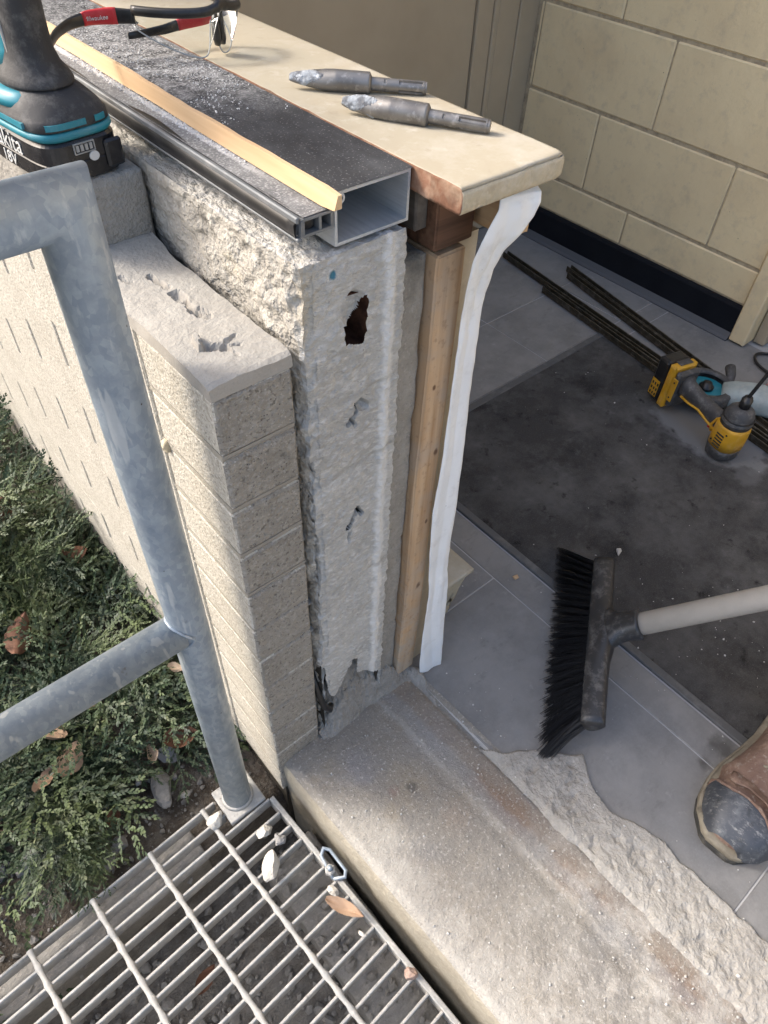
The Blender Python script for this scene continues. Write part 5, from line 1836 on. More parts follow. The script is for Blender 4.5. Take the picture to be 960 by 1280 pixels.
for k, (lab, x, y, z_, L_, W_, cu, fo, rx, ry, rz, mt) in enumerate((
        ('rust brown dry leaf in the juniper above the lower rail', -0.02, 0.905, -0.062, 0.060, 0.042, 0.8, -0.35, 0.5, -0.3, 0.9, 'leaf_rust'),
        ('tan dry leaf standing folded below the lower rail', -0.062, 0.705, -0.080, 0.058, 0.036, 0.5, 0.4, 0.5, 0.1, 2.3, 'leaf_tan'),
        ('broad tan dry leaf lying flat in the juniper', -0.049, 0.650, -0.082, 0.046, 0.040, 0.5, -0.15, 0.1, -0.1, 0.5, 'leaf_tan'),
        ('narrow tan dry leaf lowest in the cluster under the broad leaf', -0.090, 0.645, -0.092, 0.040, 0.024, 0.6, 0.3, -0.2, 0.1, 0.4, 'leaf_tan'),
        ('small pale brown leaf between the tan pair and the post', 0.020, 0.724, -0.085, 0.034, 0.020, 0.9, -0.3, 0.2, -0.2, -0.4, 'leaf_tan'),
        ('rusty curled leaf on the soil close to the post', 0.105, 0.595, -0.100, 0.048, 0.036, 0.9, 0.4, 0.2, 0.3, -0.3, 'leaf_rust'),
        ('pale leaf folded upright on the bare soil', 0.052, 0.600, -0.100, 0.032, 0.018, 0.4, 0.6, 0.6, 0.2, 1.3, 'leaf_pale'),
        ('brown leaf deep in the far juniper near the left edge', 0.060, 1.205, -0.052, 0.060, 0.045, 0.8, -0.3, 0.2, -0.2, 0.6, 'leaf_rust'),
        ('dark brown leaf at the left edge of the far juniper', 0.012, 1.200, -0.060, 0.050, 0.036, 0.8, 0.3, 0.1, 0.2, 1.6, 'leaf_rust'),
        ('brown leaf half hidden near the foot of the pale wall', 0.135, 1.030, -0.075, 0.050, 0.034, 0.7, -0.3, 0.3, -0.1, -0.8, 'leaf_rust'),
        ('reddish leaf under the drooping juniper tip', -0.040, 0.548, -0.108, 0.030, 0.020, 0.7, 0.3, 0.2, 0.3, 0.9, 'leaf_rust'),
        ('long pinkish brown leaf lying across bars near the threshold', 0.158, 0.213, -0.082, 0.050, 0.018, 0.4, 0.3, 0.15, 0.05, -1.1, 'leaf_tan'),
        ('reddish leaf in the pit under the grating', -0.045, 0.30, -0.236, 0.036, 0.022, 0.6, 0.2, 0.2, 0.1, 0.4, 'leaf_rust'),
        ('small rust leaf in the pit near the bottom of the grating', 0.07, 0.105, -0.205, 0.032, 0.018, 0.6, 0.2, 0.1, 0.3, -0.9, 'leaf_rust'),
        ('small grey brown leaf beside the wall foot behind the post', 0.160, 0.690, -0.085, 0.024, 0.016, 0.6, 0.2, 0.1, 0.3, -0.9, 'leaf_pale'))):
    V, F = leaf_mesh(L_ * 1.2, W_ * 1.2, cu, fo, k)
    o = mesh_obj('dry_leaf', V, F, M[mt], smooth=True, loc=(x, y, z_ + (0.036 if y > 0.6 and z_ > -0.1 else 0.006)))
    o.rotation_euler = (rx, ry, rz)
    tag(o, lab, 'leaf', 'dry fallen leaves')

# ================================================================== TOOLS ON THE WALL
# --- cordless drill
dl = thing('cordless_drill', 'teal and black cordless drill standing on its battery on the wall', 'drill', (0.2185, 0.7035, 0.7868), R(7))
# local: -Y faces the camera, x across, z up
V, F = loft([superring(0, 0, z_, a_, b_, e_, 40) for z_, a_, b_, e_ in
             ((0.000, 0.034, 0.054, 5), (0.002, 0.0365, 0.0565, 5), (0.018, 0.0375, 0.058, 5), (0.019, 0.0368, 0.0572, 5), (0.020, 0.0375, 0.058, 5), (0.036, 0.037, 0.0575, 5), (0.0395, 0.0345, 0.055, 5))])
bt = mesh_obj('battery', V, F, M['batt'], dl, smooth=False)
mesh_obj('battery_latch', *bev_box(0.0165, 0.033, -0.0605, -0.0565, 0.006, 0.033, 0.0025), M['batt'], bt)
# charge gauge: frame, four bars, round button
mb = MB()
for (x0, x1, z0, z1) in ((-0.0115, 0.008, 0.0355, 0.0363), (-0.0115, 0.008, 0.0265, 0.0273), (-0.0115, -0.0107, 0.0273, 0.0355), (0.0072, 0.008, 0.0273, 0.0355)):
    mb.box(x0, x1, -0.0592, -0.0572, z0, z1)
mb.build('gauge_frame', M['lightgrey'], bt)
for q in range(4):
    mesh_obj('gauge_bar', *plain_box(-0.0095 + q * 0.0042, -0.0068 + q * 0.0042, -0.0590, -0.0572, 0.0285, 0.0345), M['lightgrey'], bt)
V, F = loft([superring(0, 0, z_, r_, r_, 2, 24) for z_, r_ in ((0, 0.0046), (0.0016, 0.0046), (0.0019, 0.004))])
V = xf(V, Matrix.Translation((0.0055, -0.0574, 0.0215)) @ Matrix.Rotation(R(90), 4, 'X'))
bn = mesh_obj('gauge_button', V, F, M['white'], bt)


def text(name, body, size, mat, parent, loc, rot, extrude=0.0002, shear=0.0, align='CENTER'):
    cu = bpy.data.curves.new(name, 'FONT')
    cu.body = body
    cu.size = size
    cu.extrude = extrude
    cu.shear = shear
    cu.align_x = align
    cu.materials.append(mat)
    tmp = bpy.data.objects.new(name, cu)
    COL.objects.link(tmp)
    dg = bpy.context.evaluated_depsgraph_get()
    me = bpy.data.meshes.new_from_object(tmp.evaluated_get(dg))
    bpy.data.objects.remove(tmp)
    o = bpy.data.objects.new(name, me)
    o.location = loc
    o.rotation_euler = rot
    return link(o, parent)


text('lettering', 'makita', 0.022, M['white'], bt, (-0.0377, 0.012, 0.021), (R(90), 0, R(-90)), 0.0003, 0.15)
text('lettering', '18V', 0.015, M['white'], bt, (-0.0377, 0.012, 0.0045), (R(90), 0, R(-90)), 0.0003, 0.15)
# foot of the drill: teal band, dark dome
V, F = loft([superring(0, 0.0 + dy, z_, a_, b_, e_, 44) for z_, a_, b_, e_, dy in
             ((0.040, 0.0372, 0.057, 4.2, 0), (0.043, 0.0395, 0.0585, 4, 0), (0.0475, 0.0395, 0.058, 4, 0), (0.0485, 0.038, 0.0565, 4, 0))])
mesh_obj('teal_band', V, F, M['teal'], dl, smooth=True)
V, F = loft([superring(0, dy, z_, a_, b_, e_, 44) for z_, a_, b_, e_, dy in
             ((0.0486, 0.0375, 0.056, 4, 0), (0.050, 0.0385, 0.0575, 4, 0), (0.058, 0.0385, 0.057, 3.8, 0), (0.0595, 0.0375, 0.056, 3.6, 0), (0.064, 0.0365, 0.054, 3.2, 0), (0.072, 0.0315, 0.047, 2.8, 0.0005), (0.078, 0.027, 0.040, 2.5, 0.001), (0.080, 0.0255, 0.037, 2.4, 0.001))])
ft_ = mesh_obj('foot_dome', V, F, M['grip'], dl, smooth=True)
for x0, x1 in ((-0.0285, 0.006), (0.0145, 0.0255)):
    # inset teal bars on the rear of the foot, following its curve
    n_ = 10
    xs_ = np.linspace(x0, x1, n_)
    e_, a_, b_ = 3.9, 0.0387, 0.0577
    yb_ = -b_ * (1 - np.abs(xs_ / a_) ** e_) ** (1 / e_) - 0.0004
    V = [(x_, y_, z_) for z_ in (0.0515, 0.0572) for x_, y_ in zip(xs_, yb_)] + [(x_, y_ + 0.004, z_) for z_ in (0.0515, 0.0572) for x_, y_ in zip(xs_, yb_)]
    F = [(i_, i_ + 1, n_ + i_ + 1, n_ + i_) for i_ in range(n_ - 1)] + [(i_, 2 * n_ + i_, 2 * n_ + i_ + 1, i_ + 1) for i_ in range(n_ - 1)] + [(n_ + i_, n_ + i_ + 1, 3 * n_ + i_ + 1, 3 * n_ + i_) for i_ in range(n_ - 1)]
    mesh_obj('teal_inset', V, F, M['teal'], ft_)
V = [(-0.0392, y_, z_) for y_, z_ in ((-0.035, 0.0515), (0.03, 0.0515), (0.03, 0.0572), (-0.035, 0.0572))] + [(-0.036, y_, z_) for y_, z_ in ((-0.035, 0.0515), (0.03, 0.0515), (0.03, 0.0572), (-0.035, 0.0572))]
mesh_obj('teal_inset', V, [(3, 2, 1, 0), (0, 1, 5, 4), (2, 3, 7, 6), (1, 2, 6, 5), (3, 0, 4, 7)], M['teal'], ft_)
# grip: flared collar then handle, leaning back
V, F = loft([superring(0.0 + dx, dy, z_, a_, b_, e_, 44) for z_, a_, b_, e_, dx, dy in
             ((0.0795, 0.0265, 0.0365, 2.2, 0, 0.000), (0.0805, 0.0278, 0.0385, 2.2, 0, 0), (0.0825, 0.0280, 0.0385, 2.2, 0, 0), (0.087, 0.0262, 0.035, 2.2, 0, 0.000), (0.094, 0.0215, 0.0275, 2.2, 0, -0.001), (0.103, 0.0185, 0.0235, 2.3, 0, -0.002), (0.115, 0.0172, 0.0220, 2.4, 0, -0.003),
              (0.145, 0.0166, 0.0215, 2.5, 0, -0.006), (0.175, 0.0165, 0.0220, 2.5, 0, -0.008), (0.20, 0.0175, 0.026, 2.5, 0, -0.010))])
hd = mesh_obj('handle', V, F, M['grip'], dl, smooth=True)
V, F = loft([superring(-0.0045, dy, z_, a_, b_, e_, 36) for z_, a_, b_, e_, dy in
             ((0.092, 0.0175, 0.018, 2.6, 0.012), (0.103, 0.0150, 0.0178, 2.6, 0.0100), (0.115, 0.0140, 0.0172, 2.6, 0.0085), (0.145, 0.0138, 0.0172, 2.6, 0.006), (0.175, 0.0138, 0.018, 2.6, 0.004), (0.20, 0.0145, 0.022, 2.6, 0.004))])
mesh_obj('teal_shell', V, F, M['teal'], dl, smooth=True)
V, F = loft([superring(-0.016, dy, z_, 0.0026, 0.0022, 2, 12) for z_, dy in ((0.095, -0.006), (0.105, -0.0035), (0.12, -0.003), (0.15, -0.005), (0.18, -0.007))])
mesh_obj('seam_bead', V + np.array([0.0, 0.001, 0]), F, M['lightgrey'], dl, smooth=True)
# collar wing in teal at the left foot
V, F = loft([superring(-0.019, 0.006, z_, a_, b_, 2.3, 28) for z_, a_, b_ in ((0.0655, 0.0195, 0.036), (0.072, 0.0175, 0.034), (0.0765, 0.015, 0.030), (0.0785, 0.012, 0.026))])
mesh_obj('teal_wing', V, F, M['teal'], dl, smooth=True)
# motor body, above the picture
V, F = loft([superring(0, 0, z_, a_, b_, 2.6, 36) for z_, a_, b_ in ((-0.075, 0.024, 0.026), (-0.07, 0.030, 0.032), (0.03, 0.032, 0.034), (0.07, 0.030, 0.031), (0.10, 0.026, 0.026))])
V = xf(V, Matrix.Translation((0, 0.012, 0.226)) @ Matrix.Rotation(R(-90), 4, 'X'))
mesh_obj('motor_housing', V, F, M['teal'], dl, smooth=True)
V, F = loft([superring(0, 0, z_, r_, r_, 2, 28) for z_, r_ in ((0.10, 0.024), (0.112, 0.024), (0.114, 0.020), (0.145, 0.019), (0.155, 0.012))])
V = xf(V, Matrix.Translation((0, 0.012, 0.226)) @ Matrix.Rotation(R(-90), 4, 'X'))
mesh_obj('chuck', V, F, M['black'], dl, smooth=True)
mesh_obj('trigger', *bev_box(-0.007, 0.007, 0.014, 0.028, 0.168, 0.192, 0.003), M['black'], dl)


# squat foot: fit the heights of the real tool
def zfit(z_):
    return np.where(z_ < 0.0395, z_ * 0.86, np.where(z_ < 0.0825, 0.034 + (z_ - 0.0395) * 0.80, z_ - 0.0141))


def refit(o):
    me = o.data
    co = np.zeros(len(me.vertices) * 3)
    me.vertices.foreach_get('co', co)
    co = co.reshape(-1, 3)
    if o.rotation_euler[0] or o.location.length > 0:
        o.location.z *= 0.86
    else:
        co[:, 2] = zfit(co[:, 2])
        me.vertices.foreach_set('co', co.ravel())
    for c in o.children:
        refit(c)


for c in dl.children:
    refit(c)


# --- chisels
def chisel(label, p0, p1, r, roll, seed):
    p0, p1 = Vector(p0), Vector(p1)
    Lc = (p1 - p0).length
    t = thing('chisel', label, 'chisel', tuple(p0))
    Mx = frame_to((0, 0, 0), p1 - p0) @ Matrix.Rotation(roll, 4, 'X')

    def surf(s0, s1, ns_, rf_, n_=30):
        V, F = [], []
        for i in range(ns_):
            s = s0 + (s1 - s0) * i / (ns_ - 1)
            for k in range(n_):
                a_ = 2 * math.pi * k / n_
                ry, rz = rf_(s, a_)
                V.append((s * Lc, ry, rz))
            if i:
                b_ = (i - 1) * n_
                F += [(b_ + k, b_ + (k + 1) % n_, b_ + n_ + (k + 1) % n_, b_ + n_ + k) for k in range(n_)]
        F.append(tuple(reversed(range(n_))))
        F.append(tuple(range((ns_ - 1) * n_, ns_ * n_)))
        return xf(np.array(V), Mx), F

    def body(s, a_):
        c, q = math.cos(a_), math.sin(a_)
        if s < 0.34:                     # chisel blade flattens towards the edge
            u = s / 0.34
            flat = 0.16 + 0.84 * u ** 0.9
            wid = (0.30 + 0.70 * min(1, u * 1.25) ** 0.62)
            return r * wid * c, r * flat * q
        if s > 0.585:
            k = max(0.0, 1 - (s - 0.585) / 0.015)
            return r * (0.6 + 0.4 * k) * c, r * (0.6 + 0.4 * k) * q
        return r * c, r * q
    V, F = surf(0.0, 0.60, 70, body)
    mesh_obj('body', V, F, M['steel'], t, smooth=True)
    gg = np.random.default_rng(seed)

    def tip(s, a_):
        y_, z_ = body(s, a_)
        k = 1.0 + (0.05 if math.sin(a_ + 0.6) > -0.35 - 0.5 * math.sin(s * 47 + seed) and s < 0.20 + 0.05 * math.sin(a_ * 3 + seed) else -0.06) + 0.02 * math.sin(a_ * 5 + s * 90 + seed)
        return y_ * k, z_ * k
    V, F = surf(0.004, 0.28, 60, tip, 40)
    V = V + 0.00035 * fbm(V + np.array(p0), 320, 2, seed)[:, None]
    mesh_obj('dusty_tip', V, F, M['dustcrust'], t, smooth=True)

    def shank(s, a_):
        rr_ = r * 0.60
        if s > 0.985:
            rr_ *= 0.93
        am = (a_ + math.pi / 4) % (math.pi / 2) - math.pi / 4
        if 0.80 < s < 0.97 and abs(am) < 0.34:
            rr_ *= 0.74
        if 0.69 < s < 0.705 and abs(am) < 0.3:
            rr_ *= 0.85
        return rr_ * math.cos(a_), rr_ * math.sin(a_)
    V, F = surf(0.598, 1.0, 90, shank, 48)
    mesh_obj('shank', V, F, M['steel'], t, smooth=False)
    return t


r_c = 0.0094
chisel('steel chisel bit with dusty tip farther back on the sill', (0.4145, 0.612, 0.8345 + r_c), (0.5075, 0.526, 0.8345 + r_c * 0.62), r_c, R(40), 3)
chisel('steel chisel bit with dusty tip nearer the sill front', (0.4165, 0.536, 0.8345 + r_c), (0.4885, 0.4265, 0.8345 + r_c * 0.62), r_c, R(52), 4)

# --- safety glasses
gz = 0.8355
gl_t = thing('safety_glasses', 'clear safety glasses with black and red temples lying on the membrane and sill', 'glasses', (0.39, 0.74, gz))
H1, N0, H2 = np.array([0.343, 0.763]), np.array([0.4135, 0.722]), np.array([0.440, 0.752])


def bez(t):
    ctrl = [H1, H1 + np.array([0.024, -0.040]), N0 + np.array([-0.012, -0.006]), N0]
    ctrl2 = [N0, N0 + np.array([0.020, 0.004]), H2 + np.array([0.004, -0.030]), H2]
    c, u = (ctrl, t * 2) if t <= 0.5 else (ctrl2, t * 2 - 1)
    return ((1 - u) ** 3) * c[0] + 3 * u * (1 - u) ** 2 * c[1] + 3 * u * u * (1 - u) * c[2] + u ** 3 * c[3]


zt_ = 0.0375
ts = np.linspace(0, 1, 61)
XY = np.array([bez(t) for t in ts])
mid_s = np.abs(ts - 0.5)
bot = 0.0005 + 0.029 * np.exp(-(mid_s / 0.055) ** 2) + 0.026 * np.clip((mid_s - 0.14) / 0.36, 0, 1) ** 1.6
V, F = [], []
nv = 10
for i in range(61):
    for j in range(nv):
        f = j / (nv - 1)
        z_ = zt_ + 0.0 - (zt_ - bot[i]) * f
        inward = 0.010 * f * f
        dxy = np.array([0.345, 0.765]) - XY[i] + 1e-6
        dxy = dxy / (np.linalg.norm(dxy) + 1e-9) * inward
        V.append((XY[i][0] + dxy[0], XY[i][1] + dxy[1], gz + z_))
F = [(i * nv + j, i * nv + j + 1, (i + 1) * nv + j + 1, (i + 1) * nv + j) for i in range(60) for j in range(nv - 1)]
ls = mesh_obj('lens', rel(V, gl_t), F, M['lens'], gl_t, smooth=True)
Vl = np.array(V)
rim = [tuple(Vl[i * nv + nv - 1]) for i in range(61)]
Ve, Fe = sweep(rim, 0.0007, 6)
mesh_obj('lens_edge', rel(Ve, gl_t), Fe, M['lens_edge'], ls, smooth=True)
V, F = sweep([(p[0], p[1], gz + zt_ + 0.001 + 0.003 * math.exp(-((t - 0.5) / 0.1) ** 2)) for p, t in zip(XY, ts)], [0.0034 if abs(t - .5) > .06 else 0.0042 for t in ts], 10)
V[:, 2] = gz + zt_ + (V[:, 2] - gz - zt_) * 1.25
mesh_obj('brow_bar', rel(V, gl_t), F, M['black'], gl_t, smooth=True)
for sgn in (-1, 1):
    tt = 0.5 + sgn * 0.035
    p = bez(tt)
    V, F = loft([superring(p[0] + 0.004 * sgn * 0, p[1] + 0.008, z_, a_, b_, 2.2, 16) for z_, a_, b_ in ((gz + 0.008, 0.0024, 0.0035), (gz + 0.013, 0.0036, 0.005), (gz + 0.024, 0.0036, 0.005), (gz + 0.036, 0.002, 0.0035))])
    mesh_obj('nose_pad', rel(V, gl_t), F, M['black'], gl_t, smooth=True)


def temple(h, pts, redseg, lettering=False):
    """flat tapered arm through pts (x,y,z,height)"""
    P = np.array(pts)
    n_ = 40
    s = np.linspace(0, len(P) - 1, n_)
    Q = np.stack([np.interp(s, np.arange(len(P)), P[:, c]) for c in range(4)], 1)
    for _ in range(3):
        Q[1:-1] = 0.25 * Q[:-2] + 0.5 * Q[1:-1] + 0.25 * Q[2:]
    T = np.gradient(Q[:, :3], axis=0)
    T /= np.linalg.norm(T, axis=1, keepdims=True)
    up = np.array([0, 0, 1.0])
    S = np.cross(T, up)
    S /= np.linalg.norm(S, axis=1, keepdims=True)
    U = np.cross(S, T)
    rings = []
    for i in range(n_):
        a_ = np.linspace(0, 2 * np.pi, 12, endpoint=False)
        c, q = np.cos(a_), np.sin(a_)
        c = np.sign(c) * np.abs(c) ** 0.7
        q = np.sign(q) * np.abs(q) ** 0.7
        rings.append(Q[i, :3] + np.outer(c * 0.0021, S[i]) + np.outer(q * Q[i, 3] / 2, U[i]))
    V, F = loft(rings)
    tm = mesh_obj('temple', rel(V, gl_t), F, M['black'], gl_t, smooth=True)
    i0, i1 = int(redseg[0] * n_), int(redseg[1] * n_)
    rr_ = [Q[i, :3] + (rings[i] - Q[i, :3]) * 1.06 for i in range(i0, i1)]
    V, F = loft(rr_)
    mesh_obj('red_inlay', rel(V, gl_t), F, M['red'], tm, smooth=True)
    return Q, T, U, tm


Q, T, U, tm = temple(H1, [(0.344, 0.763, gz + 0.0335, 0.012), (0.328, 0.777, gz + 0.0335, 0.0135), (0.308, 0.786, gz + 0.0325, 0.0115), (0.288, 0.783, gz + 0.031, 0.0095), (0.268, 0.768, gz + 0.029, 0.008), (0.250, 0.748, gz + 0.024, 0.007), (0.236, 0.728, gz + 0.015, 0.006)], (0.14, 0.42))
mi_ = 11
lx = Vector(tuple(-T[mi_]))
lz = Vector(tuple(U[mi_]))
ly = lx.cross(lz)
nrm_ = lx.cross(lz)
if nrm_.y > 0:
    nrm_ = -nrm_
rotm_ = Matrix((lx, lz, nrm_)).transposed()
if rotm_.determinant() < 0:
    lx = -lx
    rotm_ = Matrix((lx, lz, nrm_)).transposed()
tx_ = text('lettering', 'Milwaukee', 0.0052, M['white'], tm, tuple(np.array(Q[mi_, :3]) - np.array(gl_t.location) + np.array(nrm_) * 0.0034 - np.array(lz) * 0.0018), rotm_.to_euler(), 0.0002, 0.2)
temple(H2, [(0.440, 0.752, gz + 0.031, 0.010), (0.420, 0.764, gz + 0.0225, 0.011), (0.396, 0.767, gz + 0.0205, 0.010), (0.374, 0.767, gz + 0.018, 0.0085), (0.358, 0.769, gz + 0.0175, 0.007), (0.348, 0.770, gz + 0.017, 0.0065), (0.338, 0.772, gz + 0.0165, 0.006)], (0.10, 0.42))

# ================================================================== PORCH FLOOR THINGS
for k, (lab, x0, y0, x1, y1) in enumerate((
        ('bronze rod reaching farthest towards the white tape', 1.600, 1.270, 1.452, 0.20),
        ('bronze rod nearest the broom', 1.545, 1.068, 1.418, 0.16),
        ('bronze rod nearest the cream wall', 1.690, 1.100, 1.520, 0.30),
        ('bronze rod touching the one nearest the wall', 1.662, 1.075, 1.494, 0.26))):
    d = Vector((x1 - x0, y1 - y0, 0))
    Mx = frame_to((0, 0, 0), d)
    mb = MB()
    Ln = d.length
    mb.box(0, Ln, -0.0095, 0.0095, -0.0085, -0.0045, bev=0.001, mat=Mx)
    mb.box(0, Ln, -0.0095, -0.0060, -0.0044, 0.0085, bev=0.001, mat=Mx)
    mb.box(0, Ln, 0.0060, 0.0095, -0.0044, 0.0085, bev=0.001, mat=Mx)
    o = mb.build('metal_rod', M['bronze'], loc=(x0, y0, 0.0115))
    tag(o, lab, 'rod', 'bronze metal rods on the porch floor')

# impact driver standing on its back, battery at the end of the grip
im = thing('impact_driver', 'yellow and black impact driver standing nose up with its bit pointing at the ceiling', 'impact driver', (1.345, 0.378, 0.003), R(74.6))
# local +X runs along the grip towards the battery
V, F = loft([superring(0, 0, z_, a_, b_, 2.6, 32) for z_, a_, b_ in ((0.0, 0.024, 0.026), (0.006, 0.030, 0.032), (0.02, 0.032, 0.033), (0.030, 0.032, 0.033))])
mesh_obj('rear_cap', V, F, M['toolgrey'], im, smooth=True)
V, F = loft([superring(0, 0, z_, a_, b_, 2.6, 32) for z_, a_, b_ in ((0.0302, 0.0325, 0.0335), (0.05, 0.0335, 0.034), (0.08, 0.033, 0.033), (0.088, 0.031, 0.031))])
sh = mesh_obj('motor_shell', V, F, M['yellow'], im, smooth=True)
for q in range(5):
    mesh_obj('vent_slot', *bev_box(-0.012, 0.008, 0.0325, 0.0350, 0.036 + q * 0.0075, 0.0395 + q * 0.0075, 0.0008), M['black'], sh)
V, F = loft([superring(0, 0, z_, r_, r_, 2.1, 32) for z_, r_ in ((0.0882, 0.0315), (0.095, 0.0325), (0.104, 0.0325), (0.1045, 0.0305), (0.112, 0.0300), (0.124, 0.026), (0.130, 0.019), (0.132, 0.013))])
mesh_obj('nose_cone', V, F, M['toolgrey'], im, smooth=True)
V, F = loft([superring(0, 0, z_, r_, r_, 2, 20) for z_, r_ in ((0.132, 0.0115), (0.152, 0.0115), (0.1525, 0.010), (0.158, 0.0085))])
mesh_obj('bit_holder', V, F, M['black'], im, smooth=True)
V, F = sweep([(0, 0, 0.158), (-0.004, -0.0195, 0.225), (-0.005, -0.024, 0.245)], [0.0042, 0.0042, 0.0036], 6)
mesh_obj('long_bit', V, F, M['black'], im)
V, F = sweep([(-0.005, -0.024, 0.245), (-0.0062, -0.028, 0.262)], [0.0050, 0.0045], 8)
mesh_obj('bit_tip', V, F, M['brass'], im)
V, F = loft([superring(0.004, -0.006, z_, a_, b_, 2.8, 28) for z_, a_, b_ in ((0.008, 0.031, 0.031), (0.030, 0.0335, 0.0335), (0.052, 0.0325, 0.032), (0.060, 0.026, 0.027))])
mesh_obj('lower_shell', V, F, M['toolgrey'], im, smooth=True)
for zz in (0.0965, 0.1075):
    V, F = sweep([(0.0322 * math.cos(q), 0.0322 * math.sin(q), zz) for q in np.linspace(0, 2 * math.pi, 41)], 0.0016, 6)
    mesh_obj('rubber_ring', V, F, M['black'], im, smooth=True)
for xx, zz in ((0.014, 0.044), (-0.016, 0.076), (0.158, 0.050), (0.158, 0.090)):
    V, F = loft([superring(0, 0, z_, r_, r_, 2, 10) for z_, r_ in ((0, 0.0024), (0.0012, 0.002))])
    mesh_obj('screw', xf(V, Matrix.Translation((xx, 0.0335 if xx < 0.1 else 0.0326, zz)) @ Matrix.Rotation(R(-90), 4, 'X')), F, M['black'], im)
rings = []
for s, zc2, a_, b_ in ((0.020, 0.070, 0.017, 0.026), (0.045, 0.068, 0.0155, 0.021), (0.075, 0.070, 0.0155, 0.0195), (0.115, 0.074, 0.016, 0.019), (0.140, 0.077, 0.018, 0.022), (0.150, 0.078, 0.022, 0.028)):
    r_ = superring(0, 0, 0, a_, b_, 2.4, 28)
    rings.append(np.stack([np.full(28, s), r_[:, 0], r_[:, 1] + zc2], 1))
V, F = loft(rings)
mesh_obj('grip', V, F, M['toolgrey'], im, smooth=True)
mesh_obj('trigger', *bev_box(0.034, 0.054, -0.008, 0.010, 0.038, 0.050, 0.003), M['red'], im)
mb = MB()
V, F = sweep([(0.028, 0.0166, 0.052), (0.055, 0.0162, 0.056), (0.085, 0.0166, 0.064), (0.115, 0.0168, 0.060), (0.14, 0.018, 0.062)], 0.0028, 8)
mb.add(V, F)
V, F = sweep([(0.020, 0.0190, 0.092), (0.032, 0.0175, 0.080), (0.040, 0.0165, 0.060), (0.034, 0.018, 0.045)], 0.0030, 8)
mb.add(V, F)
mb.build('yellow_piping', M['yellow'], im, smooth=True)
mb = MB()
mesh_obj('battery_foot', *bev_box(0.150, 0.166, -0.031, 0.031, 0.022, 0.116, 0.006), M['toolgrey'], im)
mesh_obj('battery_band', *bev_box(0.1662, 0.188, -0.0335, 0.0335, 0.010, 0.124, 0.006), M['yellow'], im)
bk = mesh_obj('battery_pack', *bev_box(0.1882, 0.226, -0.031, 0.031, 0.012, 0.122, 0.008), M['black'], im)
mesh_obj('battery_window', *bev_box(0.170, 0.186, -0.018, 0.018, 0.1235, 0.1262, 0.001), M['toolgrey'], im)
mesh_obj('warning_label', *plain_box(0.196, 0.220, 0.0305, 0.0318, 0.022, 0.065), M['yellow'], bk)
for q in range(9):
    mesh_obj('label_mark', *plain_box(0.1975 + 0.0075 * (q % 3), 0.2015 + 0.0075 * (q % 3), 0.0319, 0.0323, 0.025 + 0.013 * (q // 3), 0.032 + 0.013 * (q // 3)), M['black'], bk)
mesh_obj('side_panel', *bev_box(0.1505, 0.1655, 0.0300, 0.0328, 0.040, 0.100, 0.001), M['yellow'], im)

# grinder lying behind the driver
gr = thing('angle_grinder', 'dusty pale angle grinder with teal disc lying behind the impact driver', 'grinder', (1.474, 0.512, 0.01), R(-62))
V, F = loft([superring(0, 0, z_, r_, r_, 2, 40) for z_, r_ in ((0.012, 0.060), (0.016, 0.064), (0.040, 0.064), (0.044, 0.060), (0.044, 0.047), (0.038, 0.046))], cap=False)
mesh_obj('disc_guard', V, F, M['toolgrey'], gr, smooth=True)
V, F = loft([superring(0, 0, z_, r_, r_, 2, 40) for z_, r_ in ((0.026, 0.046), (0.0285, 0.046), (0.030, 0.020), (0.030, 0.014))])
mesh_obj('cutting_disc', V, F, M['teal'], gr, smooth=False)
V, F = loft([superring(0, 0, z_, r_, r_, 2, 24) for z_, r_ in ((0.030, 0.017), (0.036, 0.017), (0.038, 0.013), (0.046, 0.010))])
mesh_obj('clamp_nut', V, F, M['black'], gr, smooth=True)
rings = []
for s, a_, b_, zc2 in ((0.036, 0.030, 0.020, 0.026), (0.060, 0.034, 0.026, 0.030), (0.10, 0.036, 0.030, 0.033), (0.16, 0.035, 0.030, 0.033), (0.20, 0.030, 0.026, 0.03), (0.30, 0.028, 0.024, 0.028), (0.32, 0.024, 0.020, 0.028)):
    r_ = superring(0, 0, 0, a_, b_, 2.8, 28)
    rings.append(np.stack([np.full(28, s), r_[:, 0], r_[:, 1] + zc2], 1))
V, F = loft(rings)
mesh_obj('motor_body', V, F, M['paleblue'], gr, smooth=True)
V, F = sweep([(0.05, 0.030, 0.035), (0.05, 0.060, 0.040), (0.045, 0.085, 0.045)], [0.008, 0.011, 0.012], 14)
mesh_obj('side_knob', V, F, M['toolgrey'], gr, smooth=True)

# red and white tool at the right edge
rt_t = thing('red_tool', 'red and white power tool standing at the right behind the grinder', 'power tool', (1.60, 0.375, 0.0), R(-70))
V, F = loft([superring(0, 0, z_, a_, b_, 3, 30) for z_, a_, b_ in ((0.0, 0.045, 0.032), (0.004, 0.05, 0.037), (0.05, 0.05, 0.038), (0.056, 0.046, 0.034))])
mesh_obj('red_body', V, F, M['red'], rt_t, smooth=True)
V, F = loft([superring(-0.004, 0, z_, a_, b_, 3, 30) for z_, a_, b_ in ((0.0562, 0.046, 0.034), (0.066, 0.047, 0.035), (0.074, 0.040, 0.028))])
mesh_obj('white_cover', V, F, M['white'], rt_t, smooth=True)
mesh_obj('black_grip', *sweep([(0.03, 0, 0.06), (0.06, 0.0, 0.09), (0.13, 0, 0.10)], [0.018, 0.017, 0.02], 16), M['black'], rt_t, smooth=True)
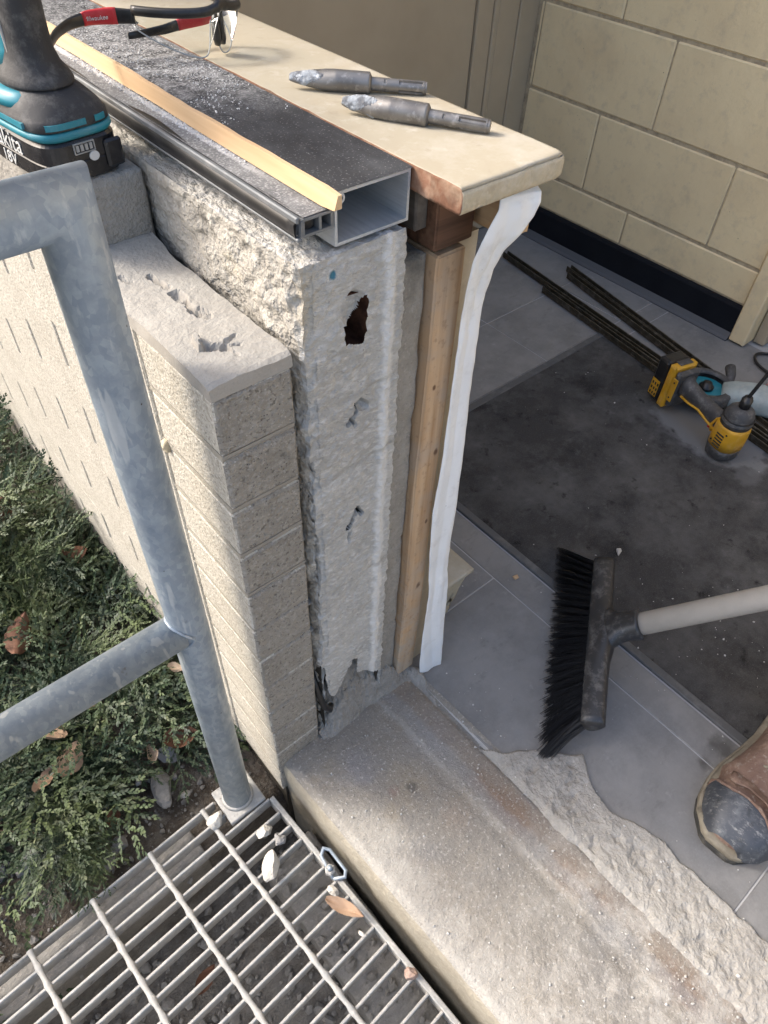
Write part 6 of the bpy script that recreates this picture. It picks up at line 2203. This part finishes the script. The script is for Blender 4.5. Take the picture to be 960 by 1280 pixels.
cpath = [(1.72, 0.30, 0.006), (1.70, 0.42, 0.006), (1.715, 0.50, 0.006), (1.755, 0.525, 0.006), (1.79, 0.49, 0.006), (1.80, 0.43, 0.012), (1.79, 0.36, 0.006), (1.76, 0.31, 0.006), (1.70, 0.26, 0.006)]
cp = [Vector(p) for p in cpath]
fine = []
for i in range(len(cp) - 1):
    a_, b_, c_, d_ = cp[max(0, i - 1)], cp[i], cp[i + 1], cp[min(len(cp) - 1, i + 2)]
    for k in range(8):
        t = k / 8
        fine.append(tuple(0.5 * ((2 * b_) + (c_ - a_) * t + (2 * a_ - 5 * b_ + 4 * c_ - d_) * t * t + (3 * b_ - a_ - 3 * c_ + d_) * t ** 3)))
V, F = sweep(fine, 0.0036, 10)
tag(mesh_obj('power_cord', V, F, M['black'], smooth=True), 'black power cord looped on the floor by the door jamb', 'cord')

# ------------------------------------------------------------------ broom
bm = thing('broom', 'push broom with black bristles and pale dusty handle lying on the tiles', 'broom', (0.69, 0.235, 0.0))
A0, A1 = np.array([0.822, 0.332, 0.072]), np.array([0.560, 0.150, 0.072])
ax = (A1 - A0) / np.linalg.norm(A1 - A0)
Lb = np.linalg.norm(A1 - A0)
hdir = np.array([0.53, -0.61, 0.59])
hdir /= np.linalg.norm(hdir)
back = hdir - ax * (hdir @ ax)
back /= np.linalg.norm(back)              # from bristles to handle
nrm = np.cross(ax, back)
if nrm[2] < 0:
    nrm = -nrm
# head: moulded block, a bit deeper at the middle
rings = []
ns = 36
for i in range(ns):
    s = i / (ns - 1)
    u = abs(s - 0.5) * 2
    depth = 0.034 + 0.006 * max(0, 1 - (u / 0.3) ** 2)
    th = 0.019 * (1 - 0.12 * u ** 6)
    c = A0 + ax * Lb * s + back * (depth / 2) + nrm * 0.0
    r_ = superring(0, 0, 0, depth / 2, th, 3.6, 28)
    # sloping shoulder: thinner at the handle side away from the middle
    pts_ = []
    for q in r_:
        sh_ = 1 - 0.45 * np.clip((q[0] / (depth / 2) + 0.2), 0, 1) * min(1, u * 1.8)
        pts_.append(c + back * q[0] + nrm * q[1] * sh_)
    rings.append(np.array(pts_))
V, F = loft(rings)
mesh_obj('head_block', rel(V, bm), F, M['broomhead'], bm, smooth=True)
cm = (A0 + A1) / 2 + ax * (-0.012) + back * 0.030
rings = []
for s, a_, b_ in ((-0.004, 0.046, 0.017), (0.008, 0.036, 0.018), (0.02, 0.025, 0.020), (0.034, 0.0225, 0.0215), (0.050, 0.0225, 0.0225), (0.054, 0.0225, 0.0225), (0.0545, 0.0195, 0.0195)):
    r_ = superring(0, 0, 0, a_, b_, 2.4, 32)
    hh = back * s
    rings.append(np.array([cm + hh + ax * q[0] + nrm * q[1] for q in r_]))
V, F = loft(rings)
mesh_obj('socket', rel(V, bm), F, M['broomhead'], bm, smooth=True)
p0 = cm + back * 0.040
V, F = sweep([tuple(p0), tuple(p0 + hdir * 1.25)], 0.0178, 32)
mesh_obj('handle', rel(V, bm), F, M['handle'], bm, smooth=True)
# bristles: fans of thin tapered hairs, splayed at both ends
Vs, Fs, n = [], [], 0
g = np.random.default_rng(3)
down = -back
for row in range(6):
    for i in range(46):
        s = ((i // 2) + 0.5 + 0.22 * (i % 2 - 0.5) + g.normal(0, 0.05)) / 23
        base_ = A0 + ax * Lb * (0.012 + 0.976 * s) + nrm * (row - 2.5) * 0.0055 + back * 0.004
        for h in range(9):
            b0 = base_ + ax * g.normal(0, 0.0022) + nrm * g.normal(0, 0.0015)
            splay = (s - 0.5) * 2
            tipxy = np.array([0.858, 0.421]) + (np.array([0.520, 0.172]) - np.array([0.858, 0.421])) * s
            wig = g.normal(0, 1, 3)
            tip_ = np.array([tipxy[0], tipxy[1], 0.0]) + ax * (0.022 * max(0, splay - 0.65) / 0.35 + 0.0022 * wig[0]) + np.array([ax[1], -ax[0], 0]) * (-0.004 * wig[1] + (row - 2.5) * 0.0028)
            tip_[2] = 0.0015 + abs(0.0035 * wig[2]) + max(0, (row - 2.5)) * 0.002
            m1 = b0 * 0.62 + tip_ * 0.38 + nrm * 0.004
            m2 = b0 * 0.25 + tip_ * 0.75 + nrm * 0.003
            pth = [b0, m1, m2, tip_]
            sd1 = ax * 0.00045
            for a_, p_ in enumerate(pth):
                w_ = (1.0, 1.0, 0.9, 0.5)[a_]
                Vs += [p_ - sd1 * w_, p_ + sd1 * w_ * 0.5 + nrm * 0.0007 * w_, p_ + sd1 * w_ * 0.5 - nrm * 0.0006 * w_]
            for a_ in range(3):
                q = n + a_ * 3
                for k in range(3):
                    Fs.append((q + k, q + (k + 1) % 3, q + 3 + (k + 1) % 3, q + 3 + k))
            n += 12
o = mesh_obj('bristles', rel(np.array(Vs), bm), Fs, M['bristle'], bm)
o['kind'] = 'stuff'

# ------------------------------------------------------------------ boot
bo = thing('work_boot', 'worn brown leather work boot with bare steel toe at the right edge', 'boot', (0.598, -0.082, 0.0), R(4))
# local +X from toe to heel


def foot_outline(s):
    """half widths (left,right) along the foot, s 0..1 over 0.30 m"""
    k = np.array([0.0, 0.03, 0.08, 0.15, 0.25, 0.35, 0.5, 0.65, 0.8, 0.9, 0.97, 1.0])
    w = np.array([0.012, 0.030, 0.043, 0.051, 0.055, 0.054, 0.045, 0.038, 0.038, 0.036, 0.026, 0.010])
    return np.interp(s, k, w)


def foot_rings(z0, z1, grow, lo=0.0, hi=1.0):
    out = []
    ss = np.concatenate([np.linspace(0, 0.15, 10), np.linspace(0.18, 0.9, 18), np.linspace(0.92, 1, 8)])
    up_, dn_ = [], []
    for s in ss:
        w = foot_outline(s) + grow
        x = 0.30 * s + (-grow if s < 0.02 else (grow if s > 0.98 else 0))
        up_.append((x, w))
        dn_.append((x, -w))
    pl = np.array(up_ + dn_[::-1])
    for z_, sc in ((z0, 0.985), (z0 + 0.002, 1.0), (z1 - 0.002, 1.0), (z1, 0.985)):
        c = np.array([0.15, 0])
        q = (pl - c) * sc + c
        out.append(np.column_stack([q, np.full(len(q), z_)]))
    return out


V, F = loft(foot_rings(0.0008, 0.013, 0.005))
mesh_obj('outsole', V, F, M['outsole'], bo, smooth=False)
V, F = loft(foot_rings(0.0132, 0.027, 0.0065))
V[:, 2] += np.where(V[:, 0] < 0.05, 0.004 * np.clip((0.05 - V[:, 0]) / 0.05, 0, 1), 0)
mesh_obj('welt', V, F, M['sole'], bo, smooth=True)


def upper(s):
    """(half width, top height) of the upper"""
    k = np.array([0.0, 0.02, 0.06, 0.12, 0.2, 0.3, 0.4, 0.5, 0.6, 0.7, 0.85, 0.97, 1.0])
    h = np.array([0.030, 0.043, 0.057, 0.067, 0.072, 0.074, 0.080, 0.088, 0.100, 0.114, 0.122, 0.120, 0.112])
    return np.interp(s, k, h)


rings = []
for s in np.concatenate([np.linspace(0.0, 0.2, 16), np.linspace(0.22, 1.0, 26)]):
    w = foot_outline(s) - 0.002
    h = upper(s) - 0.026
    x = 0.30 * s
    ring = []
    for a_ in np.linspace(0, np.pi, 25):
        c, q = math.cos(a_), math.sin(a_)
        yy_ = w * np.sign(c) * abs(c) ** 0.75
        if s > 0.45:
            yy_ *= 1 - 0.12 * q
        zz_ = 0.024 + h * q ** 0.85
        ring.append((x, yy_, zz_))
    rings.append(np.array(ring))
V = np.concatenate(rings)
nr = 25
F = []
for i in range(len(rings) - 1):
    for k in range(nr - 1):
        F.append((i * nr + k, i * nr + k + 1, (i + 1) * nr + k + 1, (i + 1) * nr + k))
F.append(tuple(range(nr)))
F.append(tuple(reversed(range((len(rings) - 1) * nr, len(rings) * nr))))
N = vnormals(V, F[:-2])
crease = 0.004 * np.exp(-((V[:, 0] - 0.088 - 0.25 * V[:, 1]) / 0.006) ** 2) - 0.003 * np.exp(-((V[:, 0] - 0.074 - 0.25 * V[:, 1]) / 0.006) ** 2)
V = V + N * (0.0016 * fbm(V, 30, 3, 5) + crease)[:, None] * np.sign((N[:, 2:3] + 0.3))
mesh_obj('leather_upper', V, F, M['leather'], bo, smooth=True)
# bare toe cap on the viewer's side of the toe
rings2 = []
for s in np.linspace(0.012, 0.165, 16):
    w = foot_outline(s) + 0.0042
    h = upper(s) - 0.0190
    a0, a1 = math.pi * 0.985, math.pi * 0.015
    ring = []
    for a_ in np.linspace(a1, a0, 18):
        c, q = math.cos(a_), math.sin(a_)
        ring.append((0.30 * s - 0.0050 + (0.016 * c + 0.006 * q + 0.0035 * math.sin(5 * a_)) * (s / 0.165), w * np.sign(c) * abs(c) ** 0.75, 0.0245 + h * max(q, 0) ** 0.85))
    rings2.append(np.array(ring))
V = np.concatenate(rings2)
F = [(i * 18 + k, i * 18 + k + 1, (i + 1) * 18 + k + 1, (i + 1) * 18 + k) for i in range(15) for k in range(17)]
V = V + 0.0008 * fbm(V, 40, 2, 9)[:, None]
mesh_obj('toe_cap', V, F, M['toecap'], bo, smooth=True)
# torn leather edge behind the cap
edge_pts = [tuple(p_ + np.array([0.0015, 0.0, 0.0005])) for p_ in rings2[-1]]
V, F = sweep(edge_pts, [0.0022 + 0.0008 * math.sin(i * 2.3) for i in range(len(edge_pts))], 8)
mesh_obj('torn_edge', V + 0.0012 * fbm(V, 120, 2, 2)[:, None], F, M['leather'], bo, smooth=True)
ring3 = []
for s in (0.215, 0.235, 0.262):
    w = foot_outline(s) + 0.0006
    h = upper(s) - 0.0225
    ring3.append([(0.30 * s + 0.012 * math.cos(a_) + (0.004 * math.sin(a_ * 5) if s < 0.23 else 0), w * np.sign(math.cos(a_)) * abs(math.cos(a_)) ** 0.75, 0.0245 + h * max(math.sin(a_), 0) ** 0.85 + (0.006 if s < 0.23 else 0.001)) for a_ in np.linspace(math.pi * 0.25, math.pi * 0.97, 30)])
V = np.array(ring3).reshape(-1, 3)
V = V + 0.0012 * fbm(V, 70, 2, 12)[:, None]
F = [(i * 30 + k, i * 30 + k + 1, (i + 1) * 30 + k + 1, (i + 1) * 30 + k) for i in range(2) for k in range(29)]
o = mesh_obj('torn_flap', V, F, M['leather'], bo, smooth=True)
md = o.modifiers.new('thickness', 'SOLIDIFY')
md.thickness = 0.002
sts = []
for q in range(46):
    s = 0.01 + 0.012 * q
    w = foot_outline(s) + 0.0035
    sts.append((0.30 * s, w))
mbs = MB()
for (xa, ya), (xb, yb) in zip(sts[::1], sts[1::1]):
    mx_, my_ = xa + (xb - xa) * 0.62, ya + (yb - ya) * 0.62
    for sg in (1, -1):
        V, F = sweep([(xa, sg * ya, 0.0275 + (0.003 if xa < 0.02 else 0)), (mx_, sg * my_, 0.0275 + (0.003 if xa < 0.02 else 0))], 0.0008, 5)
        mbs.add(V, F)
o = mbs.build('welt_stitching', M['sole'], bo)
o['kind'] = 'stuff'
for q in range(4):
    xl = 0.115 + q * 0.022
    zl = upper(xl / 0.30) + 0.001
    wl = 0.022
    V, F = sweep([(xl - 0.004, -wl, zl - 0.012), (xl, -wl * 0.4, zl + 0.001), (xl + 0.003, wl * 0.4, zl + 0.001), (xl + 0.002, wl, zl - 0.012)], 0.0026, 8)
    mesh_obj('lace', V, F, M['sole'], bo, smooth=True)
V, F = loft([superring(0.225 + dx, 0, z_, a_, b_, 2.3, 32) for z_, a_, b_, dx in ((0.085, 0.056, 0.034, 0.008), (0.16, 0.050, 0.038, 0.012), (0.20, 0.052, 0.042, 0.015), (0.205, 0.050, 0.040, 0.015))])
mesh_obj('boot_shaft', V, F, M['leather'], bo, smooth=True)
V, F = loft([superring(0.235 + dx, 0, z_, a_, b_, 2.2, 32) for z_, a_, b_, dx in ((0.17, 0.066, 0.058, 0.025), (0.19, 0.068, 0.060, 0.025), (0.25, 0.066, 0.060, 0.028), (0.40, 0.066, 0.062, 0.032), (0.52, 0.068, 0.066, 0.036))])
V = V + 0.004 * fbm(V, 14, 2, 5)[:, None]
mesh_obj('trouser_leg', V, F, M['denim'], bo, smooth=True)
